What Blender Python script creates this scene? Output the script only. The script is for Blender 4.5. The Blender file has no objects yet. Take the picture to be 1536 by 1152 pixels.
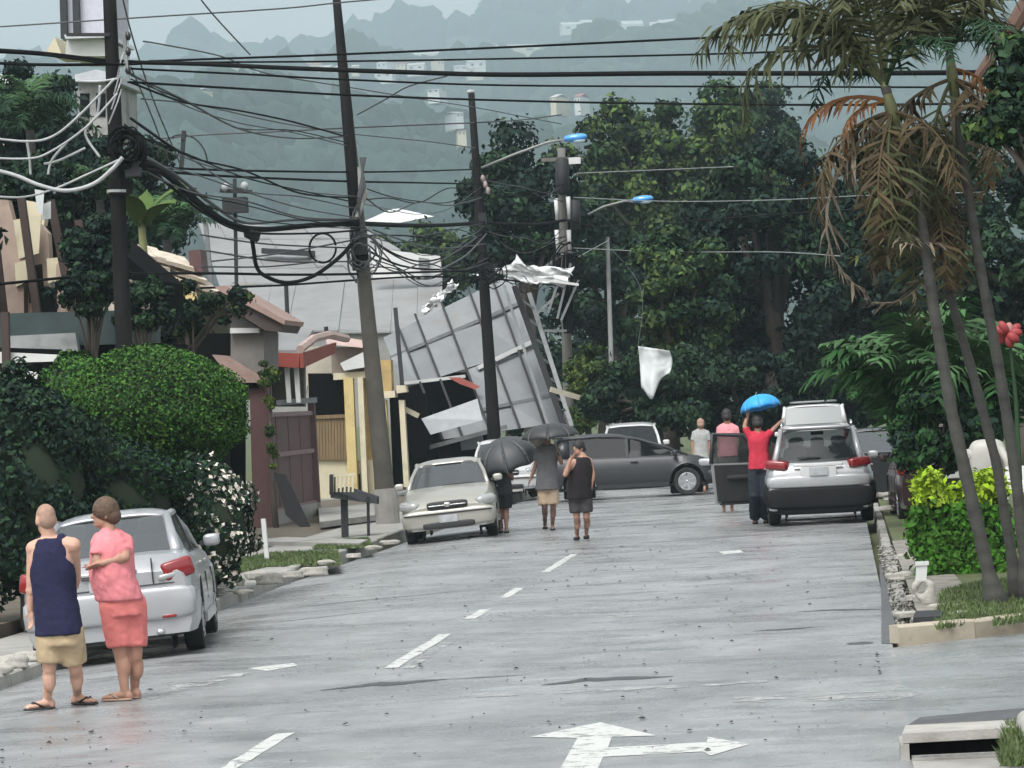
import bpy, bmesh, math, random
import numpy as np
from mathutils import Vector, Matrix
R = math.radians
random.seed(7)
rng = np.random.default_rng(7)
S = bpy.context.scene
COL = S.collection

# ------------------------------------------------------------------ camera
FPX, CH = 5500.0, 2.28                      # focal length in photo pixels, camera height
rho = math.atan(.055); th = math.atan(36*math.cos(rho)/FPX)
psi = math.atan((490*math.cos(rho)-9*math.sin(rho))/FPX)
CF = Vector((-math.sin(psi)*math.cos(th), math.cos(psi)*math.cos(th), math.sin(th)))
r0 = Vector((math.cos(psi), math.sin(psi), 0)); u0 = r0.cross(CF)
CR = r0*math.cos(rho)-u0*math.sin(rho); CU = u0*math.cos(rho)+r0*math.sin(rho)
CC = Vector((0, 0, CH))
cam = bpy.data.cameras.new('camera'); cam_o = bpy.data.objects.new('camera', cam); COL.objects.link(cam_o)
cam.sensor_width = 36; cam.lens = FPX/1536*36; cam.clip_start = .5; cam.clip_end = 12000
M4 = Matrix((CR, CU, -CF)).transposed().to_4x4(); M4.translation = CC
cam_o.matrix_world = M4; S.camera = cam_o

# ------------------------------------------------------------------ sky, sun, exposure (overcast)
SUN_EL, SUN_ROT = R(58), R(200)
W = bpy.data.worlds.new('World'); S.world = W; W.use_nodes = True
nt = W.node_tree; nt.nodes.clear()
sky = nt.nodes.new('ShaderNodeTexSky'); sky.sky_type = 'NISHITA'; sky.sun_disc = False
sky.sun_elevation = SUN_EL; sky.sun_rotation = SUN_ROT; sky.air_density = 1.0; sky.dust_density = 4.0; sky.ozone_density = 1.0
hs = nt.nodes.new('ShaderNodeHueSaturation'); hs.inputs['Saturation'].default_value = .09; hs.inputs['Value'].default_value = 1.0
bg = nt.nodes.new('ShaderNodeBackground'); bg.inputs[1].default_value = .15
wo = nt.nodes.new('ShaderNodeOutputWorld')
nt.links.new(sky.outputs[0], hs.inputs['Color']); nt.links.new(hs.outputs[0], bg.inputs[0]); nt.links.new(bg.outputs[0], wo.inputs[0])
sl = bpy.data.lights.new('sun', 'SUN'); sl.energy = 1.1; sl.angle = R(25); sl.color = (1, .97, .93)
so = bpy.data.objects.new('sun', sl); COL.objects.link(so)
sd = Vector((math.sin(SUN_ROT)*math.cos(SUN_EL), math.cos(SUN_ROT)*math.cos(SUN_EL), math.sin(SUN_EL)))
so.rotation_euler = sd.to_track_quat('Z', 'Y').to_euler()
S.view_settings.view_transform = 'Standard'; S.view_settings.look = 'None'
S.view_settings.exposure = 0.85; S.view_settings.gamma = 1
S.render.engine = 'CYCLES'; S.cycles.use_denoising = True
S.cycles.max_bounces = 6; S.cycles.transparent_max_bounces = 12; S.cycles.volume_bounces = 1

# ------------------------------------------------------------------ measuring helpers: photo pixel -> place in the street
def ray(px, py): return CF+CR*((px-768)/FPX)-CU*((py-576)/FPX)
def G(px, py, z=0.0):
    d = ray(px, py); return CC+d*((z-CH)/d.z)
def P(px, py, Y):
    d = ray(px, py); return CC+d*(Y/d.y)
def sc(Y): return FPX/Y                      # photo pixels per metre at distance Y

# ------------------------------------------------------------------ materials
MATS = {}
def mat(name, col, rough=.6, metal=0.0, var=.15, scale=3.0, bump=0.0, bscale=None, spec=.5, island=0.0, dirt=None, coat=0.0, alpha=None, emit=None, trans=0.0, stretch=None):
    if name in MATS: return MATS[name]
    m = bpy.data.materials.new(name); m.use_nodes = True; n = m.node_tree; L = n.links
    b = n.nodes['Principled BSDF']
    b.inputs['Roughness'].default_value = rough; b.inputs['Metallic'].default_value = metal
    b.inputs['Specular IOR Level'].default_value = spec
    b.inputs['Coat Weight'].default_value = coat; b.inputs['Coat Roughness'].default_value = .06
    tc = n.nodes.new('ShaderNodeTexCoord'); vec = tc.outputs['Object']
    if stretch:
        mp = n.nodes.new('ShaderNodeMapping'); mp.inputs['Scale'].default_value = stretch; L.new(vec, mp.inputs[0]); vec = mp.outputs[0]
    no = n.nodes.new('ShaderNodeTexNoise'); no.inputs['Scale'].default_value = scale; no.inputs['Detail'].default_value = 6; no.inputs['Roughness'].default_value = .65
    L.new(vec, no.inputs['Vector'])
    cr = n.nodes.new('ShaderNodeValToRGB')
    c = np.array(col[:3]); lo = np.clip(c*(1-var), 0, 1); hi = np.clip(c*(1+var), 0, 1)
    cr.color_ramp.elements[0].position = .3; cr.color_ramp.elements[1].position = .7
    cr.color_ramp.elements[0].color = (*lo, 1); cr.color_ramp.elements[1].color = (*hi, 1)
    L.new(no.outputs[0], cr.inputs[0]); out = cr.outputs[0]
    if island:
        ge = n.nodes.new('ShaderNodeNewGeometry'); h = n.nodes.new('ShaderNodeHueSaturation')
        for sock, a, z in (('Value', 1-island, 1+island), ('Hue', .5-.03*island, .5+.03*island), ('Saturation', 1-.25*island, 1+.15*island)):
            mr = n.nodes.new('ShaderNodeMapRange'); mr.inputs[3].default_value = a; mr.inputs[4].default_value = z
            L.new(ge.outputs['Random Per Island'], mr.inputs[0]); L.new(mr.outputs[0], h.inputs[sock])
        L.new(out, h.inputs['Color']); out = h.outputs[0]
    if dirt:
        n2 = n.nodes.new('ShaderNodeTexNoise'); n2.inputs['Scale'].default_value = dirt[1]; n2.inputs['Detail'].default_value = 8
        L.new(vec, n2.inputs['Vector'])
        r2 = n.nodes.new('ShaderNodeValToRGB'); r2.color_ramp.elements[0].position = dirt[2]; r2.color_ramp.elements[1].position = dirt[2]+.18
        L.new(n2.outputs[0], r2.inputs[0])
        mx = n.nodes.new('ShaderNodeMix'); mx.data_type = 'RGBA'; L.new(r2.outputs[0], mx.inputs['Factor']); L.new(out, mx.inputs[6]); mx.inputs[7].default_value = (*dirt[0], 1)
        out = mx.outputs[2]
    L.new(out, b.inputs['Base Color'])
    if bump:
        bn = n.nodes.new('ShaderNodeTexNoise'); bn.inputs['Scale'].default_value = bscale or scale*6; bn.inputs['Detail'].default_value = 4
        L.new(vec, bn.inputs['Vector'])
        bp = n.nodes.new('ShaderNodeBump'); bp.inputs['Strength'].default_value = bump; bp.inputs['Distance'].default_value = .02
        L.new(bn.outputs[0], bp.inputs['Height']); L.new(bp.outputs[0], b.inputs['Normal'])
    if trans:
        b.inputs['Subsurface Weight'].default_value = trans; b.inputs['Subsurface Radius'].default_value = (.02, .01, .006)
    if emit:
        b.inputs['Emission Color'].default_value = (*emit[0], 1); b.inputs['Emission Strength'].default_value = emit[1]
    MATS[name] = m; return m

def worn(name, col, thr=.5, scale=6, rough=.5):
    """road paint rubbed away in patches, bare asphalt showing through"""
    m = mat(name, col, rough=rough, var=.12, scale=5); n = m.node_tree; L = n.links; b = n.nodes['Principled BSDF']; o = n.nodes['Material Output']
    tc = n.nodes.new('ShaderNodeTexCoord'); no = n.nodes.new('ShaderNodeTexNoise'); no.inputs['Scale'].default_value = scale; no.inputs['Detail'].default_value = 9; no.inputs['Roughness'].default_value = .75
    r = n.nodes.new('ShaderNodeValToRGB'); r.color_ramp.elements[0].position = thr-.05; r.color_ramp.elements[1].position = thr+.08
    t = n.nodes.new('ShaderNodeBsdfTransparent'); x = n.nodes.new('ShaderNodeMixShader')
    L.new(tc.outputs['Object'], no.inputs['Vector']); L.new(no.outputs[0], r.inputs[0]); L.new(r.outputs[0], x.inputs[0]); L.new(b.outputs[0], x.inputs[1]); L.new(t.outputs[0], x.inputs[2]); L.new(x.outputs[0], o.inputs[0])
    return m
def glass(name, tint, clear=.35, rough=.04):
    if name in MATS: return MATS[name]
    m = bpy.data.materials.new(name); m.use_nodes = True; n = m.node_tree; L = n.links
    b = n.nodes['Principled BSDF']; o = n.nodes['Material Output']
    b.inputs['Base Color'].default_value = (*tint, 1); b.inputs['Roughness'].default_value = rough; b.inputs['Specular IOR Level'].default_value = .6
    t = n.nodes.new('ShaderNodeBsdfTransparent'); t.inputs[0].default_value = (.62, .66, .66, 1)
    x = n.nodes.new('ShaderNodeMixShader'); x.inputs[0].default_value = 1-clear
    L.new(t.outputs[0], x.inputs[1]); L.new(b.outputs[0], x.inputs[2]); L.new(x.outputs[0], o.inputs[0])
    MATS[name] = m; return m

# ------------------------------------------------------------------ objects, things, parts
def tag(o, label=None, cat=None, group=None, kind=None):
    if label: o['label'] = label
    if cat: o['category'] = cat
    if group: o['group'] = group
    if kind: o['kind'] = kind
    return o
def empty(name, loc=(0, 0, 0), rz=0.0, label=None, cat=None, group=None):
    o = bpy.data.objects.new(name, None); COL.objects.link(o); o.location = loc; o.rotation_euler = (0, 0, rz)
    o.empty_display_size = .2
    return tag(o, label, cat, group)
def link(name, me, parent=None):
    o = bpy.data.objects.new(name, me); COL.objects.link(o)
    if parent is not None: o.parent = parent
    return o
def dup(root, loc=None, rz=None, label=None, group=None):
    def cp(o, par):
        c = o.copy(); COL.objects.link(c)
        if par is not None: c.parent = par
        for ch in o.children: cp(ch, c)
        return c
    r = cp(root, None)
    if loc is not None: r.location = loc
    if rz is not None: r.rotation_euler.z = rz
    if label: r['label'] = label
    if group: r['group'] = group
    return r

class MB:
    def __init__(s): s.v = []; s.f = []; s.m = []; s.cur = 0; s.T = None
    def add(s, vs, fs):
        k = len(s.v)
        if s.T is not None: vs = [s.T @ Vector(p) for p in vs]
        s.v += [tuple(p) for p in vs]; s.f += [tuple(k+i for i in f) for f in fs]; s.m += [s.cur]*len(fs)
        return s
    def box(s, c, d, rot=None):
        x, y, z = d[0]/2, d[1]/2, d[2]/2; c = Vector(c)
        vs = [Vector(p) for p in ((-x,-y,-z),(x,-y,-z),(x,y,-z),(-x,y,-z),(-x,-y,z),(x,-y,z),(x,y,z),(-x,y,z))]
        if rot is not None: vs = [rot @ p for p in vs]
        return s.add([c+p for p in vs], [(0,3,2,1),(4,5,6,7),(0,1,5,4),(1,2,6,5),(2,3,7,6),(3,0,4,7)])
    def tube(s, pts, r, n=8, cap=True, flat=None):
        pts = [Vector(p) for p in pts]; N = len(pts)
        rs = r if isinstance(r, (list, tuple, np.ndarray)) else [r]*N
        vs = []; a = None
        for i, p in enumerate(pts):
            t = (pts[min(i+1, N-1)]-pts[max(i-1, 0)])
            if t.length < 1e-9: t = Vector((0, 0, 1))
            t.normalize()
            if a is None:
                a = t.cross(Vector((0, 0, 1)) if abs(t.z) < .9 else Vector((0, 1, 0))).normalized()
            else:
                a = (a-t*a.dot(t))
                a = a.normalized() if a.length > 1e-6 else t.orthogonal().normalized()
            b = t.cross(a)
            for k in range(n):
                w = 2*math.pi*k/n
                vs.append(p+(a*math.cos(w)+b*math.sin(w)*(flat or 1))*rs[i])
        fs = []
        for i in range(N-1):
            for k in range(n):
                fs.append((i*n+k, i*n+(k+1) % n, (i+1)*n+(k+1) % n, (i+1)*n+k))
        if cap: fs.append(tuple(range(n-1, -1, -1))); fs.append(tuple((N-1)*n+k for k in range(n)))
        return s.add(vs, fs)
    def bar(s, a, b, w, h=None):
        """square-section bar from a to b"""
        a, b = Vector(a), Vector(b); t = (b-a).normalized(); h = h or w
        u = t.cross(Vector((0, 1, 0)) if abs(t.y) < .9 else Vector((0, 0, 1))).normalized(); v = t.cross(u)
        q = [(-w/2,-h/2),(w/2,-h/2),(w/2,h/2),(-w/2,h/2)]
        return s.add([p+u*i+v*j for p in (a, b) for i, j in q], [(3,2,1,0),(4,5,6,7),(0,1,5,4),(1,2,6,5),(2,3,7,6),(3,0,4,7)])
    def rings(s, rings, close=True):
        n = len(rings[0]); vs = [p for r in rings for p in r]; fs = []
        for i in range(len(rings)-1):
            for k in range(n): fs.append((i*n+k, i*n+(k+1) % n, (i+1)*n+(k+1) % n, (i+1)*n+k))
        if close: fs.append(tuple(range(n-1, -1, -1))); fs.append(tuple((len(rings)-1)*n+k for k in range(n)))
        return s.add(vs, fs)
    def ellip(s, c, r, nu=12, nv=8, rot=None):
        c = Vector(c); rg = []
        if not isinstance(r, (tuple, list)): r = (r, r, r)
        for j in range(nv+1):
            a = -math.pi/2+math.pi*(.02+.96*j/nv)
            ring = []
            for k in range(nu):
                w = 2*math.pi*k/nu
                p = Vector((r[0]*math.cos(a)*math.cos(w), r[1]*math.cos(a)*math.sin(w), r[2]*math.sin(a)))
                ring.append(c+(rot @ p if rot is not None else p))
            rg.append(ring)
        return s.rings(rg)
    def capsule(s, a, b, ra, rb, n=10):
        a, b = Vector(a), Vector(b); t = b-a; L = t.length; t.normalize()
        pts = []; rs = []
        for k in range(4): w = math.pi/2*(1-k/4); pts.append(a-t*ra*math.sin(w)); rs.append(max(ra*math.cos(w), ra*.08))
        for k in range(0, 5): pts.append(a+t*L*k/4); rs.append(ra+(rb-ra)*k/4)
        for k in range(1, 5): w = math.pi/2*k/4; pts.append(b+t*rb*math.sin(w)); rs.append(max(rb*math.cos(w), rb*.08))
        return s.tube(pts, rs, n)
    def slab(s, front, off):
        """polygon (list of points) extruded by vector off"""
        n = len(front); off = Vector(off); fr = [Vector(p) for p in front]
        return s.add(fr+[p+off for p in fr], [tuple(range(n)), tuple(range(2*n-1, n-1, -1))]+[(i, i+n, (i+1) % n+n, (i+1) % n) for i in range(n)])
    def grid(s, fn, nu, nv):
        vs = [fn(i/nu, j/nv) for j in range(nv+1) for i in range(nu+1)]
        fs = [(j*(nu+1)+i, j*(nu+1)+i+1, (j+1)*(nu+1)+i+1, (j+1)*(nu+1)+i) for j in range(nv) for i in range(nu)]
        return s.add(vs, fs)
    def mesh(s, name, mats, smooth=False, fix=True):
        me = bpy.data.meshes.new(name); me.from_pydata(s.v, [], s.f)
        for m in (mats if isinstance(mats, (list, tuple)) else [mats]): me.materials.append(m)
        if any(s.m): me.polygons.foreach_set('material_index', s.m)
        if fix:
            bm = bmesh.new(); bm.from_mesh(me); bmesh.ops.recalc_face_normals(bm, faces=bm.faces); bm.to_mesh(me); bm.free()
        if smooth:
            me.polygons.foreach_set('use_smooth', [True]*len(me.polygons))
            if smooth == 'auto': me.set_sharp_from_angle(angle=R(38))
        me.update(); return me
    def build(s, name, mats, parent=None, smooth=False, fix=True): return link(name, s.mesh(name, mats, smooth, fix), parent)

from mathutils import noise as mnoise
def fuse(mb, name, m, voxel, smooth=4, parent=None, fac=.5, fold=0.0):
    """join overlapping closed pieces into one continuous skin"""
    o = mb.build(name+'_tmp', m)
    r = o.modifiers.new('r', 'REMESH'); r.mode = 'VOXEL'; r.voxel_size = voxel; r.use_smooth_shade = True
    sm = o.modifiers.new('s', 'SMOOTH'); sm.iterations = smooth; sm.factor = fac
    dg = bpy.context.evaluated_depsgraph_get()
    me = bpy.data.meshes.new_from_object(o.evaluated_get(dg)); me.name = name
    bpy.data.objects.remove(o)
    me.materials.clear(); me.materials.append(m)
    if fold:                                               # creases of worn cloth, mostly running down and across
        nrm_ = [v.normal.copy() for v in me.vertices]
        for v, vn in zip(me.vertices, nrm_):
            c = v.co.copy(); k = mnoise.noise(Vector((c.x*13, c.y*13, c.z*5+c.x*4)))+.7*abs(mnoise.noise(Vector((c.x*7+3, c.y*7, c.z*16+c.x*9))))+.4*mnoise.noise(Vector((c.x*30, c.y*30, c.z*22)))
            v.co = c+vn*(fold*k)
    me.polygons.foreach_set('use_smooth', [True]*len(me.polygons))
    return link(name, me, parent)

def leaves_mesh(name, c, nrm, L, Wd, mats, mi=None, fold=.0):
    """N diamond leaves at c with normals nrm"""
    N = len(c); nrm = nrm/np.linalg.norm(nrm, axis=1, keepdims=True)
    t = rng.normal(size=(N, 3)); u = np.cross(nrm, t); u /= np.linalg.norm(u, axis=1, keepdims=True)+1e-9; v = np.cross(nrm, u)
    L = np.broadcast_to(np.asarray(L), (N,))[:, None]*rng.uniform(.6, 1.3, (N, 1)); Wd = L*Wd
    droop = nrm*L*.18
    V = np.stack([c-u*L/2-droop, c+v*Wd/2, c+u*L/2-droop, c-v*Wd/2], 1).reshape(-1, 3)
    me = bpy.data.meshes.new(name); me.vertices.add(4*N); me.vertices.foreach_set('co', V.ravel().astype(np.float32))
    me.loops.add(4*N); me.loops.foreach_set('vertex_index', np.arange(4*N, dtype=np.int32))
    me.polygons.add(N); me.polygons.foreach_set('loop_start', np.arange(N, dtype=np.int32)*4)
    for m in (mats if isinstance(mats, (list, tuple)) else [mats]): me.materials.append(m)
    if mi is not None: me.polygons.foreach_set('material_index', np.asarray(mi, dtype=np.int32))
    me.update(calc_edges=True); me.validate(); return me

def sphere_dirs(n, up=0.0):
    d = rng.normal(size=(n, 3)); d[:, 2] += up; return d/np.linalg.norm(d, axis=1, keepdims=True)

def clump_points(clumps, per, shell=.55, up=.3):
    C, Nn = [], []
    for (c, r) in clumps:
        d = sphere_dirs(per, up); rad = (shell+(1-shell)*rng.random((per, 1)))
        r = np.asarray(r if hasattr(r, '__len__') else (r, r, r*.8))
        C.append(np.asarray(c)+d*rad*r); Nn.append(d+rng.normal(scale=.45, size=(per, 3)))
    return np.concatenate(C), np.concatenate(Nn)
# ------------------------------------------------------------------ palette
def roadmat(name, base):
    """worn asphalt: pale and dark blotches, stains, stone grain, and wet films that shine where the water lies"""
    m = mat(name, base, rough=.4, var=.1, scale=1.2, spec=.55); n = m.node_tree; L = n.links; b = n.nodes['Principled BSDF']
    src = b.inputs['Base Color'].links[0].from_socket; tc = n.nodes.new('ShaderNodeTexCoord')
    def noise(sc_, det, st, lo, hi, a, c):
        mp = n.nodes.new('ShaderNodeMapping'); mp.inputs['Scale'].default_value = st; L.new(tc.outputs['Object'], mp.inputs[0])
        no = n.nodes.new('ShaderNodeTexNoise'); no.inputs['Scale'].default_value = sc_; no.inputs['Detail'].default_value = det; no.inputs['Roughness'].default_value = .7; L.new(mp.outputs[0], no.inputs['Vector'])
        r = n.nodes.new('ShaderNodeMapRange'); r.inputs[1].default_value = lo; r.inputs[2].default_value = hi; r.inputs[3].default_value = a; r.inputs[4].default_value = c; L.new(no.outputs[0], r.inputs[0]); return r.outputs[0]
    def mul(a, f):
        x = n.nodes.new('ShaderNodeMix'); x.data_type = 'RGBA'; x.blend_type = 'MULTIPLY'; x.inputs['Factor'].default_value = 1; L.new(a, x.inputs[6]); L.new(f, x.inputs[7]); return x.outputs[2]
    out = src
    for q in ((.55, 5, (1, .5, 1), .38, .62, .74, 1.14), (2.6, 6, (.7, 1, 1), .35, .65, .87, 1.09), (.9, 8, (.35, 1.6, 1), .56, .68, 1.0, .80), (70, 2, (1, 1, 1), .3, .7, .74, 1.22), (7, 4, (1, 1, 1), .62, .72, 1.0, .6)): out = mul(out, noise(*q))
    L.new(out, b.inputs['Base Color'])
    wet = noise(.8, 6, (.6, 1.2, 1), .42, .6, .17, .5); L.new(wet, b.inputs['Roughness'])
    bn = n.nodes.new('ShaderNodeTexNoise'); bn.inputs['Scale'].default_value = 55; bn.inputs['Detail'].default_value = 3; L.new(tc.outputs['Object'], bn.inputs['Vector'])
    bp = n.nodes.new('ShaderNodeBump'); bp.inputs['Strength'].default_value = .4; bp.inputs['Distance'].default_value = .012; L.new(bn.outputs[0], bp.inputs['Height']); L.new(bp.outputs[0], b.inputs['Normal'])
    return m
asphalt = roadmat('asphalt', (.24, .245, .247))
asphalt_side = roadmat('asphalt_side', (.21, .224, .228))
tar = mat('tar', (.02, .02, .022), rough=.35, var=.3, scale=4)
paint = worn('road_paint', (.5, .51, .49), .56, 5)
paint_old = worn('road_paint_worn', (.36, .365, .36), .47, 3)
concrete = mat('concrete', (.28, .275, .255), rough=.8, var=.18, scale=2, bump=.3, dirt=((.15, .145, .125), .9, .56))
kerbmat = mat('kerb_concrete', (.31, .305, .28), rough=.8, var=.2, scale=3, bump=.3, dirt=((.13, .125, .11), 1.4, .55))
earth = mat('earth', (.10, .085, .062), rough=.95, var=.3, scale=2, bump=.5)
soil_grass = mat('turf', (.07, .085, .032), rough=.95, var=.35, scale=3, bump=.6, dirt=((.1, .085, .05), 1.2, .58))
grassm = mat('grass_blade', (.07, .105, .03), rough=.7, var=.3, scale=2, island=.4)
stone = mat('whitewashed_stone', (.35, .34, .305), rough=.85, var=.2, scale=5, bump=.5, dirt=((.2, .19, .15), 4, .58))
hillgrass = mat('hill_ground', (.035, .05, .036), rough=1, var=.35, scale=.02)
canopy_far = mat('far_canopy', (.02, .034, .024), rough=1, var=.5, scale=.3, bump=.0, spec=.1, island=.55)
steel = mat('galvanised_sheet', (.155, .166, .173), rough=.5, metal=.2, var=.14, scale=1.2, dirt=((.15, .145, .135), 1.5, .6))
zinc = mat('roof_sheet', (.24, .243, .243), rough=.5, metal=.2, var=.12, scale=.8, dirt=((.2, .195, .18), .7, .56))
darksteel = mat('dark_steel', (.018, .019, .021), rough=.7, metal=.1, var=.3, scale=6)
greysteel = mat('grey_steel', (.2, .21, .215), rough=.5, metal=.4, var=.2, scale=5)
cablem = mat('cable_black', (.006, .0065, .007), rough=.85, spec=.12, var=.3, scale=5)
cablegrey = mat('cable_grey', (.06, .064, .068), rough=.6, var=.2, scale=5)
cablepale = mat('cable_pale', (.33, .345, .35), rough=.6, var=.2, scale=5)
poleconc = mat('pole_concrete', (.13, .125, .115), rough=.85, var=.25, scale=4, bump=.3, dirt=((.05, .05, .048), 1.5, .55), stretch=(1, 1, .2))
poledark = mat('pole_dark', (.015, .0145, .0145), rough=.9, spec=.12, var=.45, scale=4, bump=.3, stretch=(1, 1, .2))
white = mat('white_paint', (.55, .56, .55), rough=.5, var=.06, scale=3, dirt=((.45, .44, .4), 2.2, .62))
cream = mat('cream_wall', (.55, .5, .36), rough=.8, var=.1, scale=2, dirt=((.32, .28, .18), 1.5, .6))
yellow = mat('yellow_plaster', (.55, .44, .20), rough=.8, var=.12, scale=2, dirt=((.28, .21, .1), 1.8, .58))
maroon = mat('maroon_paint', (.085, .04, .038), rough=.55, var=.15, scale=3, dirt=((.05, .035, .032), 2, .6))
redfascia = mat('red_fascia', (.24, .05, .035), rough=.5, var=.15, scale=3)
woodgate = mat('gate_wood', (.17, .12, .06), rough=.6, var=.3, scale=3, stretch=(6, 6, .6))
tilecream = mat('cream_tile', (.5, .44, .36), rough=.8, var=.2, scale=4)
tilepink = mat('pink_tile', (.30, .21, .18), rough=.8, var=.2, scale=5)
pinkwall = mat('salmon_wall', (.36, .28, .23), rough=.85, var=.2, scale=1.2, dirt=((.16, .11, .09), 1.1, .55))
greenboard = mat('green_fascia', (.03, .05, .05), rough=.7, var=.3, scale=2)
darkvoid = mat('dark_interior', (.006, .006, .0065), rough=1, spec=.05, var=.3, scale=2)  # near-black colour holds the shade of rooms, doorways and hollows
cloth = mat('white_sheeting', (.5, .53, .53), rough=.6, var=.05, scale=3)
bark = mat('bark', (.07, .06, .05), rough=.9, var=.35, scale=5, bump=.6, stretch=(1, 1, .3))
palmbark = mat('palm_bark', (.05, .05, .044), rough=.85, var=.3, scale=6, bump=.4, dirt=((.022, .022, .02), 3, .5), stretch=(1, 1, 2.5))
def leafmat(n, c, isl=.32, rough=.75, spec=.12): return mat(n, c, rough=rough, var=.25, scale=.35, island=isl, spec=spec)
lf_dark = leafmat('leaf_dark', (.013, .028, .021)); lf_mid = leafmat('leaf_mid', (.028, .059, .028)); lf_lite = leafmat('leaf_light', (.065, .105, .03))
lf_yel = leafmat('leaf_yellowgreen', (.12, .17, .035)); lf_topi = leafmat('leaf_topiary', (.052, .125, .022)); lf_topid = leafmat('leaf_topiary_deep', (.024, .066, .02))
lf_dead = leafmat('leaf_dead', (.085, .064, .036)); lf_palm = leafmat('leaf_palm', (.062, .070, .034), .3); lf_palmd = leafmat('leaf_palm_deep', (.018, .045, .022), .3)
lf_orange = leafmat('leaf_orange', (.16, .075, .03)); petal = mat('petal_white', (.72, .66, .58), rough=.7, var=.1, island=.15)
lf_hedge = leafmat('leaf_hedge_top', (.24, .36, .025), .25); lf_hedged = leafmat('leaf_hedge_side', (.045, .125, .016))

# ------------------------------------------------------------------ the ground, roads and kerbs
def sheet(name, pts, m, z=None, thick=.0, parent=None):
    b = MB()
    if thick: b.slab([(p[0], p[1], z) for p in pts], (0, 0, -thick))
    else: b.add([(p[0], p[1], z) for p in pts], [tuple(range(len(pts)))])
    o = b.build(name, m, parent)
    if parent is None: tag(o, kind='structure')
    return o
sheet('ground', [(-3000, -60), (3000, -60), (4000, 7000), (-4000, 7000)], soil_grass, -.2)
XL, XR = -8.1, .35
b = MB(); NY = 90
road = MB().grid(lambda i, j: ((lambda x: (x, -20+120*j, 0 if x > -6.6 else -.06*(-6.6-x)))([XL, -7.6, -7.1, -6.6, -5, -3, -1, XR][round(i*7)])), 7, 40).build('road', asphalt); tag(road, kind='structure')
# crossing street at the far end and the side street by the palms
tag(MB().grid(lambda i, j: (-40+80*i, 100+9*j, 0), 8, 2).build('cross_street', asphalt), kind='structure')
SY0, SY1 = 24.4, 32.3
tag(MB().grid(lambda i, j: (XR+40*i, SY0+(SY1-SY0)*j+1.2*min(1, i*40/1.3)*(j > .5), 0), 40, 2).build('side_street', asphalt_side), kind='structure')
# lane dashes and the arrow, 4 mm above the road
def mark(name, pts, z=.004, m=paint): return sheet(name, pts, m, z, 0, road)
def dash(y0, y1, x=-4.15, w=.13, m=paint):
    n = 8; L = [(x-w/2+random.uniform(-.012, .012), y0+(y1-y0)*k/n) for k in range(n+1)]; Rr = [(x+w/2+random.uniform(-.012, .012), y0+(y1-y0)*k/n) for k in range(n, -1, -1)]
    return mark('lane_dash', L+Rr, .004, m)
dash(15, 18, m=paint); dash(23.4, 26.5); dash(32.8, 37.4); dash(39.9, 41.7); dash(44.0, 46.2); dash(50.2, 55.8); dash(60.5, 64.5, m=paint_old); dash(69, 73, m=paint_old)
dash(32.6, 36.2, x=-3.98, w=.1, m=paint_old)
g = lambda a, c: tuple(G(a, c))[:2]
mark('turn_arrow', [g(838, 1158), g(866, 1108), g(795, 1106), g(900, 1084), g(985, 1104), g(918, 1106), g(912, 1122), g(1060, 1114), g(1062, 1106), g(1125, 1117), g(1066, 1134), g(1054, 1128), g(905, 1136), g(895, 1158)])
mark('marking_and_sheen', [g(1100, 1046), g(1340, 1036), g(1345, 1028), g(1388, 1041), g(1350, 1050), g(1100, 1054)], m=paint_old)
mark('marking_and_sheen', [g(372, 1003), g(440, 995), g(446, 999), g(400, 1007)], m=paint)
mark('marking_and_sheen', [g(205, 1040), g(380, 1004), g(384, 1009), g(225, 1050)], m=paint_old)
mark('marking_and_sheen', [g(690, 1042), g(980, 1030), g(1150, 1020), g(1150, 1024), g(980, 1035), g(700, 1047)], m=paint_old)  # pale band: bright reflection on the wet road, put in as colour
mark('marking_and_sheen', [g(760, 924), g(930, 921), g(1010, 923), g(930, 926), g(770, 928)], m=paint_old)
mark('marking_and_sheen', [g(1078, 828), g(1110, 825), g(1116, 829), g(1085, 832)], m=paint)
# open joints and tar seams in the carriageway
def seam(pix, w, m=tar):
    pts = [G(*p) for p in pix]; dense = []
    for a, c in zip(pts, pts[1:]):
        for k in range(6): dense.append(a.lerp(c, k/6))
    dense.append(pts[-1]); n = len(dense)
    lo = [(p.x, p.y-w/2*random.uniform(.5, 1.2)*math.sin(math.pi*(k+.6)/(n+.2))) for k, p in enumerate(dense)]
    hi = [(p.x, p.y+w/2*random.uniform(.5, 1.2)*math.sin(math.pi*(k+.6)/(n+.2))) for k, p in enumerate(dense)][::-1]
    mark('road_crack', lo+hi, .003, m)
seam([(480, 1036), (560, 1027), (610, 1024), (672, 1019)], .42); seam([(812, 1028), (880, 1020), (1010, 1015)], .42)
seam([(1195, 918), (1250, 915), (1330, 914)], .22); seam([(1130, 947), (1180, 944), (1220, 941)], .2); seam([(1270, 966), (1310, 964)], .35)
seam([(410, 915), (500, 905), (780, 878)], .12, mat('tar_faint', (.12, .122, .126), rough=.4)); seam([(672, 1019), (800, 1012)], .1, MATS['tar_faint'])
seam([(400, 935), (590, 914)], .1, MATS['tar_faint']); seam([(960, 815), (1150, 802)], .2, MATS['tar_faint'])
# wet, fresher asphalt patches (real lay-over sheets)
def patch(pix, z=.002, m=None): mark('asphalt_patch', [g(*p) for p in pix], z, m or roadmat('asphalt_patch', (.215, .22, .225)))

patch([(1322, 966), (1346, 966), (1338, 900), (1330, 832), (1318, 832), (1322, 900)], .003, mat('gutter_dark', (.075, .075, .078), rough=.5, var=.3, scale=3, bump=.4))

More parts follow.
